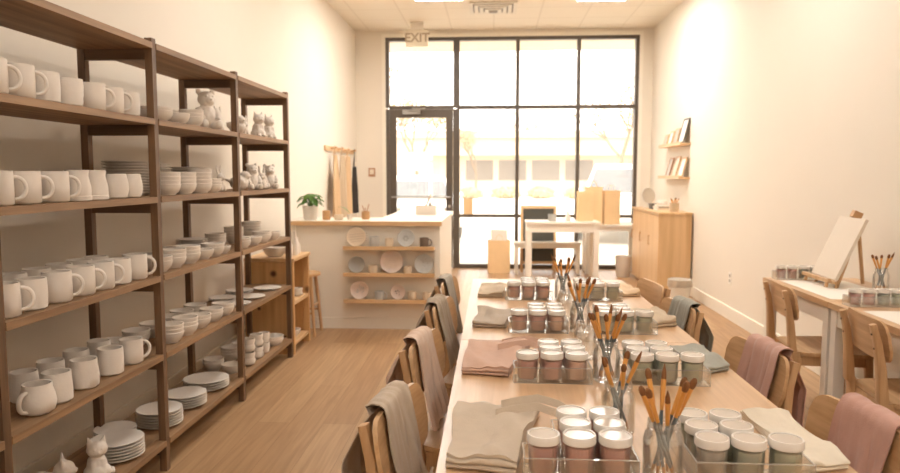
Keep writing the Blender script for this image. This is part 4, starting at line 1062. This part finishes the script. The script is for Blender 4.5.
# jars of brushes down the table centre
jar(.366, 1.475, TB, 'clear glass brush jar nearest on the long table', 'the nearest front jar', 8, 1)
jar(.318, 1.745, TB, 'clear glass brush jar just behind the nearest one', 'the jar behind the nearest', 5, 2, .88)
jar(.362, 2.20, TB, 'clear glass brush jar between the second pair of trays', 'the second front jar', 8, 3)
jar(.330, 2.47, TB, 'clear empty glass jar behind the second front jar', 'the jar behind the second', 0, 4, .92)
jar(.365, 2.90, TB, 'clear glass brush jar between the third pair of trays', 'the third front jar', 7, 5)
jar(.335, 3.17, TB, 'clear empty glass jar behind the third front jar', 'the jar behind the third', 0, 6, .92)
jar(.368, 3.66, TB, 'clear glass brush jar farthest on the long table', 'the farthest jar', 7, 8)

def folded(c, m, label, layers=4, seed=0, strap=False, th=.0052):
    """folded apron: one cloth ribbon zigzagging into layers with round folds at the front; c = FL,FR,BR,BL"""
    FL, FR, BR_, BL_ = [Vector((*p, 0)) for p in c]
    rr = random.Random(seed)
    prof = []   # (v along depth 0..1, layer height)
    for l in range(layers):
        vs = [k/10 for k in range(11)]
        if l % 2 == 0: vs = vs[::-1]
        sh = rr.uniform(-.02, .02)
        back = 1-.02*rr.random()
        for v in vs: prof.append((min(v*back+(.01 if v == 0 else 0), 1)+sh*v, (l+.5)*th+.0015))
        if l < layers-1:
            e = prof[-1]; nz = th
            for a in (-45, 0, 45):
                q = math.radians(a); dv = .014*math.cos(q)*(1 if l % 2 else -1)
                prof.append((e[0]+dv, e[1]+nz/2+nz/2*math.sin(q)))
    n = len(prof)-1
    P = [Vector((v, z, 0)) for v, z in prof]
    depth = ((BL_-FL).length+(BR_-FR).length)/2
    def nrm(i):
        a, b_ = prof[max(0, i-1)], prof[min(n, i+1)]
        d = Vector(((b_[0]-a[0])*depth, b_[1]-a[1])); d.normalize(); return Vector((-d.y, d.x))
    def fn(o):
        def g(u, v):
            i = round(v*n); vv, z = prof[i]; nn = nrm(i); vv += nn.x*o/depth; z += nn.y*o
            p = (FL*(1-u)+FR*u)*(1-vv)+(BL_*(1-u)+BR_*u)*vv
            tz = z/(layers*th)
            wr = .022*noise.noise(Vector((p.x*9+seed, p.y*7, seed)))+.006*noise.noise(Vector((p.x*26+seed, p.y*14, 3)))+.0015*math.sin((p.x*1.6+p.y)*48+seed*3+4*noise.noise(p*8))
            ed = .014*noise.noise(Vector((vv*2.3, seed*3+z*28, u*2)))*(.35+.65*abs(2*u-1))
            return Vector((p.x+ed, p.y+ed*.6, max(.0008, z+max(-.003, wr+.004)*tz*tz*1.15)))
        return g
    bm = B(); slab(bm, fn(-.0021), fn(.0021), 26, n)
    if strap is not False:
        pass
    t = obj('folded_apron', bm, m, None, (0, 0, TB), smooth=60); tag(t, label, 'apron', 'folded aprons on the long table')
    if strap:
        top = layers*th+.012
        cp = [BR_+Vector(q) for q in ((-.115, -.10, top), (-.06, -.085, top+.008), (-.005, -.075, top+.012), (.04, -.065, .03), (.072, -.05, .022), (.078, -.025, .026), (.05, -.004, .036), (.0, .004, top+.008), (-.06, -.01, top+.004), (-.10, -.03, top))]
        pts = []
        for k in range(15):
            q = k/14*(len(cp)-1.0001); i = int(q); f = q-i; f = f*f*(3-2*f)
            pts.append(cp[i]*(1-f)+cp[i+1]*f)
        def sf(o):
            def g(u, v):
                k = v*14; i = min(13, int(k)); f = k-i; p = Vector(pts[i])*(1-f)+Vector(pts[i+1])*f
                return p+Vector((.0, .012*(u-.5)+o, .018*(u-.5)))
            return g
        bm = B(); slab(bm, sf(0), sf(.002), 3, 42); obj('strap', bm, m, t)
LN = [([(-.100, 1.50), (.052, 1.475), (.125, 1.86), (-.094, 1.87)], 'oat', 'oat linen apron folded beside the nearest left tray', True),
      ([(-.096, 2.24), (.056, 2.215), (.135, 2.56), (-.085, 2.57)], 'terracotta pink', 'terracotta pink linen apron folded beside the second left tray', True),
      ([(-.086, 2.95), (.056, 2.935), (.13, 3.23), (-.066, 3.25)], 'mushroom', 'mushroom grey linen apron folded beside the third left tray', False),
      ([(-.078, 3.70), (.056, 3.69), (.125, 4.02), (-.062, 4.02)], 'sand', 'sand linen apron folded beside the farthest left tray', False)]
RN_ = [([(.695, 1.52), (.792, 1.55), (.782, 1.86), (.665, 1.86)], 'cream', 'cream linen apron folded beside the nearest right tray', False),
       ([(.695, 2.28), (.79, 2.34), (.775, 2.60), (.655, 2.60)], 'sage', 'sage linen apron folded beside the second right tray', False),
       ([(.655, 2.975), (.79, 3.02), (.775, 3.34), (.61, 3.34)], 'sand', 'sand linen apron folded beside the third right tray', False),
       ([(.655, 3.745), (.79, 3.76), (.77, 4.08), (.61, 4.08)], 'tan', 'tan linen apron folded beside the farthest right tray', False)]
for k, (c, m, lab, s) in enumerate(LN+RN_): folded(c, M['cloth_'+m], lab, 5 if s else 4, k*1.7+1, s)

# ------------------------------------------------------------------ side tables on the right with chairs, trays, easel
STG = 'white-legged tables on the right wall'
white_table('side_table', 'white-legged oak table on the right wall carrying the easel', 1.722, 3.672, XR-.018, 4.54, .75, M['table_wood'], .055, .085, 'table', STG)
white_table('side_table', 'nearer white-legged oak table at the right picture edge', 1.722, 2.30, XR-.018, 3.667, .75, M['table_wood'], .055, .085, 'table', STG)
chair(1.845, 3.96, -94, 'light oak chair pulled up to the table with the easel', 'chairs at the right wall tables')
chair(1.865, 3.10, -96, 'light oak chair at the nearer right table, picture edge', 'chairs at the right wall tables')
def paper_mat(x0, y0, x1, y1, label):
    o = bx('paper_mat', (x0, y0, 0, x1, y1, .0015), M['paper'], None, 0, (0, 0, TB)); tag(o, label, 'paper', 'paper mats on the right wall tables')
paper_mat(1.77, 3.74, 2.16, 4.40, 'white paper mat under the easel on the right table')
paper_mat(1.77, 2.6, 2.2, 3.42, 'white paper mat on the nearer right table')
grid, z = tray(1.765, 4.43, 4, 1, TB, 'clear acrylic tray of paint pots behind the easel', None, .88)
for c, k in enumerate(('mauve', 'rose', 'grey-green', 'sage')): paint_pot(*grid[0][c], z, k, '%s paint pot, %s from left in the tray behind the easel' % (k, ORD[c]), .88)
grid, z = tray(1.765, 3.53, 5, 1, TB, 'clear acrylic tray of paint pots on the nearer right table', None, .88)
for c, k in enumerate(('mauve', 'rose', 'grey-green', 'sage', 'sage')): paint_pot(*grid[0][c], z, k, '%s paint pot, %s from left in the tray on the nearer right table' % (k, ORD[c]), .88)
jar(2.17, 4.02, TB, 'clear glass brush jar beside the easel by the right wall', 'the jar beside the easel', 5, 9)
es = thing('table_easel', 'small wooden table easel on the right wall table', 'easel', (1.945, 4.25, TB+.0016))
ln_ = math.radians(24)
def up(d, y, off=0.): return (d*math.sin(ln_)+off*math.cos(ln_), y, d*math.cos(ln_)-off*math.sin(ln_))
bm = B(); tube(bm, [up(.006, -.13, .03), up(.16, -.10, .03), up(.44, -.012, .03)], .009, 8, square=True); tube(bm, [up(.006, .13, .03), up(.16, .10, .03), up(.44, .012, .03)], .009, 8, square=True); obj('front_leg', bm, M['chair_leg_wood'], es)
bm = B(); tube(bm, [up(.40, 0, .045), (.245, 0, .006)], .009, 8, square=True); obj('rear_leg', bm, M['chair_leg_wood'], es)
bm = B(); tube(bm, [(-.025, -.165, .045), (-.025, .165, .045)], .012, 8, square=True, up=(1, 0, 0)); tube(bm, [(.012, -.165, .033), (.012, .165, .033)], .0085, 8, square=True, up=(1, 0, 0))
for s in (-1, 1): tube(bm, [(-.02, s*.13, .042), (-.028, s*.135, .006)], .008, 8, square=True)
obj('canvas_ledge', bm, M['chair_leg_wood'], es)
e = bx('top_clamp', (-.02, -.02, .435, .03, .02, .475), M['pot_wood'], es, .003); e.rotation_euler = (0, ln_, 0)
bm = B(); box(bm, -.009, -.15, .052, .009, .15, .432)
cv = obj('blank_canvas', bm, M['canvas'], None, (1.945, 4.25, TB+.0016), (0, ln_, 0), .003); tag(cv, 'blank white canvas resting on the small easel', 'canvas')

# ------------------------------------------------------------------ outside: pavement, lot, shops, cars, planting
struct(bx('ground', (-60, YB+.12, -.30, 60, 140, -.06), M['asphalt']))
struct(bx('trim_2', (-30, YB+.1, -.2, 30, YB+2.6, -.012), M['walkway']))
struct(bx('trim_3', (XL-1.5, YB+.15, 3.60, XR+1.5, YB+2.3, 3.95), M['facade_dark']))
fb = thing('shop_building', 'pale low shop building across the car park', 'building', (3, 60, -.06))
bx('wall', (-26, 0, 0, 30, 8, 4.6), M['facade'], fb); bx('parapet', (-26.2, -.3, 4.601, 30.2, 8.2, 5.2), M['facade_dark'], fb); bx('canopy', (-10, -1.2, 3.1, 12, -.01, 3.4), M['facade_dark'], fb)
for k, x in enumerate((-22, -16, -5.4, -2.6, .2, 3.0, 14, 20)):
    f = bx('window', (x, -.06, .9, x+2.5, -.005, 2.8), M['facade_dark'], fb); bx('pane', (x+.08, -.075, 1.0, x+2.42, -.062, 2.72), M['facade_glass'], f)

def car(label, loc, rz, suv):
    t = thing('car', label, 'car', loc, rz, 'parked white cars')
    L = 2.25; W = .9; hh = 1.72 if suv else 1.45
    sill, belt = .32, (1.02 if suv else .92)
    low = [(-L, .45), (-L+.06, .78), (-L+.1, belt-.06), (-1.15, belt), (1.0, belt), (L-.35, belt-.12), (L-.05, .68), (L, .42), (L-.1, sill), (-L+.1, sill)]
    def ex(bm, prof, w0, w1, zr):
        n = len(prof); A = []
        for s in (-1, 1):
            A.append([bm.verts.new((x, s*(w0+(w1-w0)*min(1, max(0, (z-zr[0])/(zr[1]-zr[0])))), z)) for x, z in prof])
        for i in range(n): bm.faces.new((A[0][i], A[0][(i+1) % n], A[1][(i+1) % n], A[1][i]))
        bm.faces.new(A[0]); bm.faces.new(list(reversed(A[1])))
    bm = B(); ex(bm, low, W, W-.04, (sill, belt)); obj('body', bm, M['car_white'], t, bevel=.05)
    rx = -2.0 if suv else -1.6
    cab = [(rx, belt+.002), (rx+.25, hh-.06), (rx+.45, hh), (.2, hh), (.55, hh-.08), (1.15, belt+.002)]
    bm = B(); ex(bm, cab, W-.06, W-.24, (belt, hh)); c = obj('cabin', bm, M['car_white'], t, bevel=.04)
    bm = B()
    q = lambda z: W-.06+(W-.24-(W-.06))*(z-belt)/(hh-belt)
    for s in (-1, 1):
        for x0, x1, x2, x3 in ((rx+.3, rx+.4, -.62, -.62), (-.55, -.55, .35, .85)):
            z0, z1 = belt+.05, hh-.14
            v = [bm.verts.new((x, s*(q(z)+d), z)) for d in (.006, .001) for x, z in ((x0, z0), (x1, z1), (x2, z1), (x3, z0))]
            bm.faces.new(v[:4]); bm.faces.new(v[4:][::-1])
            for i in range(4): bm.faces.new((v[i], v[(i+1) % 4], v[4+(i+1) % 4], v[4+i]))
    obj('side_glass', bm, M['car_glass'], t, smooth=0)
    for nm, xa, za, xb, zb in (('windscreen', 1.10, belt+.05, .62, hh-.14), ('rear_glass', rx+.03, belt+.05, rx+.21, hh-.14)):
        s = 1 if nm == 'windscreen' else -1
        bm = B(); v = [bm.verts.new((x+s*d, y, z+d*.5)) for d in (.03, .0) for x, y, z in ((xa, -q(za)+.1, za), (xa, q(za)-.1, za), (xb, q(zb)-.08, zb), (xb, -q(zb)+.08, zb))]
        bm.faces.new(v[:4]); bm.faces.new(v[4:][::-1])
        for i in range(4): bm.faces.new((v[i], v[(i+1) % 4], v[4+(i+1) % 4], v[4+i]))
        obj(nm, bm, M['car_glass'], t, smooth=0)
    for x in (-1.4, 1.4):
        for s in (-1, 1):
            bm = B(); lathe(bm, [(0, -.1), (.2, -.1), (.32, -.09), (.335, -.05), (.335, .05), (.32, .09), (.2, .1), (0, .1)], 28)
            wl = obj('wheel', bm, M['tyre'], t, (x, s*(W-.06), .335), (PI/2, 0, 0))
            bm = B(); lathe(bm, [(0, .115), (.19, .115), (.2, .1005), (0, .1005)], 20); lathe(bm, [(0, -.115), (.19, -.115), (.2, -.1005), (0, -.1005)], 20); obj('hub_cap', bm, M['hub'], wl)
    for s in (-1, 1):
        bx('headlight', (L-.16, s*.62-.16, .62, L-.012, s*.62+.16, .76), M['chrome'], t, .02); bx('tail_light', (-L-.012, s*.66-.12, .72, -L+.1, s*.66+.12, .92), M['frame_brown'], t, .02)
        bm = B(); ball(bm, (.75, s*(W+.08), belt+.08), (.09, .1, .07), 2); obj('wing_mirror', bm, M['car_white'], t)
    bx('bumper', (L-.06, -.8, .3, L+.05, .8, .5), M['facade_dark'], t, .04)
car('white car parked outside beyond the glass door', (-1.9, 17.2, -.06), math.radians(-80), False)
car('white tall car parked outside at the right window', (3.15, 17.0, -.06), math.radians(-105), True)

rr = random.Random(21)
def bush(x, y, r, label):
    bm = B()
    for k in range(420):
        a, b_ = rr.uniform(0, 2*PI), math.asin(rr.uniform(-.2, 1)); q = r*rr.uniform(.72, 1.05)
        c = Vector((q*1.25*math.cos(a)*math.cos(b_), q*math.sin(a)*math.cos(b_), .25*r+q*.75*math.sin(b_)))
        s = r*.13; d1 = Vector((rr.uniform(-1, 1), rr.uniform(-1, 1), rr.uniform(-1, 1))).normalized()*s; d2 = d1.orthogonal().normalized()*s*.55
        bm.faces.new([bm.verts.new(c+v) for v in (-d1, d2, d1, -d2)])
    ball(bm, (0, 0, r*.38), (r*.95, r*.75, r*.5), 2)
    tag(obj('bush', bm, M['bush'], None, (x, y, -.06), smooth=0), label, 'bush', 'yellowish bushes across the car park')
for i, (x, r) in enumerate(((-3.6, .75), (-1.4, .7), (.8, .75), (3.0, .75), (5.2, .7))):
    bush(x, 44, r, 'yellowish low bush, %s from left before the shop building' % ORD[i])
def tree(x, y, h, label, leaves):
    t = thing('tree', label, 'tree', (x, y, -.06), 0, 'pale trees outside'); bm = B(); ends = []
    def grow(p, d, L, r, n):
        q = p+d*L; tube(bm, [p, (p+q)/2+Vector((rr.uniform(-.05, .05), 0, rr.uniform(-.05, .05)))*L, q], [r, r*.85, r*.65], 7)
        if n == 0: ends.append(q); return
        for k in range(3):
            nd = (d+Vector((rr.uniform(-.75, .75), rr.uniform(-.75, .75), rr.uniform(-.1, .6)))).normalized(); grow(q, nd, L*rr.uniform(.6, .8), r*.6, n-1)
    grow(Vector((0, 0, 0)), Vector((0, 0, 1)), h*.32, h*.02, 4)
    obj('trunk', bm, M['bark'], t)
    bm = B()
    for q in ends:
        for k in range(leaves):
            c = q+Vector((rr.gauss(0, 1), rr.gauss(0, 1), rr.gauss(0, 1)))*h*.06; s = h*.016
            d1 = Vector((rr.uniform(-1, 1), rr.uniform(-1, 1), rr.uniform(-1, 1))).normalized()*s; d2 = d1.orthogonal().normalized()*s*.6
            bm.faces.new([bm.verts.new(c+v) for v in (-d1, d2, d1, -d2)])
    o = obj('foliage', bm, M['tree_leaf'], t, smooth=0); o['kind'] = 'stuff'
tree(-4.6, 42, 6.5, 'pale tree seen through the glass door', 16)
tree(7.2, 40, 7.5, 'bare pale tree seen through the rightmost window', 5)
tree(-1.2, 50, 5., 'small pale tree left of the shop building windows', 14)
tree(-8.5, 36, 7.5, 'pale leafy tree at the left edge of the door glass', 14)
tree(10.5, 46, 6.5, 'pale leafy tree at the right edge of the window', 14)
tree(2.6, 75, 9., 'faint bare tree rising behind the shop building', 5)
t = thing('post_sign', 'white blank sign board on a post outside the door', 'sign', (-1.40, 14.2, -.06))
bm = B(); tube(bm, [(.14, 0, 0), (.14, 0, 2.15)], .035, 10); obj('post', bm, M['white_paint'], t)
bx('board', (-.30, -.03, 1.55, .16, -.0355+.0005, 1.92), M['paper'], t, 0); bx('bracket', (.10, -.036, 1.70, .18, .04, 1.76), M['facade_dark'], t, .004)

# ------------------------------------------------------------------ light and sky
w = D.worlds.new('World'); SC.world = w; w.use_nodes = True
nt = w.node_tree; nt.nodes.clear()
out = nt.nodes.new('ShaderNodeOutputWorld'); bg = nt.nodes.new('ShaderNodeBackground')
bg.inputs['Color'].default_value = (1., .98, .945, 1); bg.inputs['Strength'].default_value = 4.0
nt.links.new(bg.outputs[0], out.inputs[0])
s = D.lights.new('sun', 'SUN'); s.energy = 2.4; s.color = (1, .96, .9); s.angle = math.radians(1)
so = D.objects.new('sun', s); COL.objects.link(so); so.rotation_euler = (math.radians(42), 0, math.radians(-40))
pt = D.lights.new('window_portal', 'AREA'); pt.shape = 'RECTANGLE'; pt.size = WX1-WX0; pt.size_y = WZ; pt.cycles.is_portal = True
po = D.objects.new('window_portal', pt); COL.objects.link(po); po.location = ((WX0+WX1)/2, YB+.14, WZ/2); po.rotation_euler = (-PI/2, 0, 0)

# ------------------------------------------------------------------ camera
cam = D.cameras.new('camera'); co = D.objects.new('camera', cam); COL.objects.link(co); SC.camera = co
cam.sensor_width = 36; cam.lens = 28.; cam.clip_start = .05; cam.clip_end = 400
PT, YW = math.atan(61.5/700), math.atan(43*math.cos(math.atan(61.5/700))/700)
co.location = (0, 0, 1.40); co.rotation_euler = (PI/2-PT, 0, YW)
cam.dof.use_dof = True; cam.dof.focus_distance = 2.15; cam.dof.aperture_fstop = 4.0

vs = SC.view_settings
vs.view_transform = 'Standard'; vs.look = 'None'; vs.gamma = 1; vs.use_curve_mapping = False; vs.exposure = .36
SC.cycles.transparent_max_bounces = 40
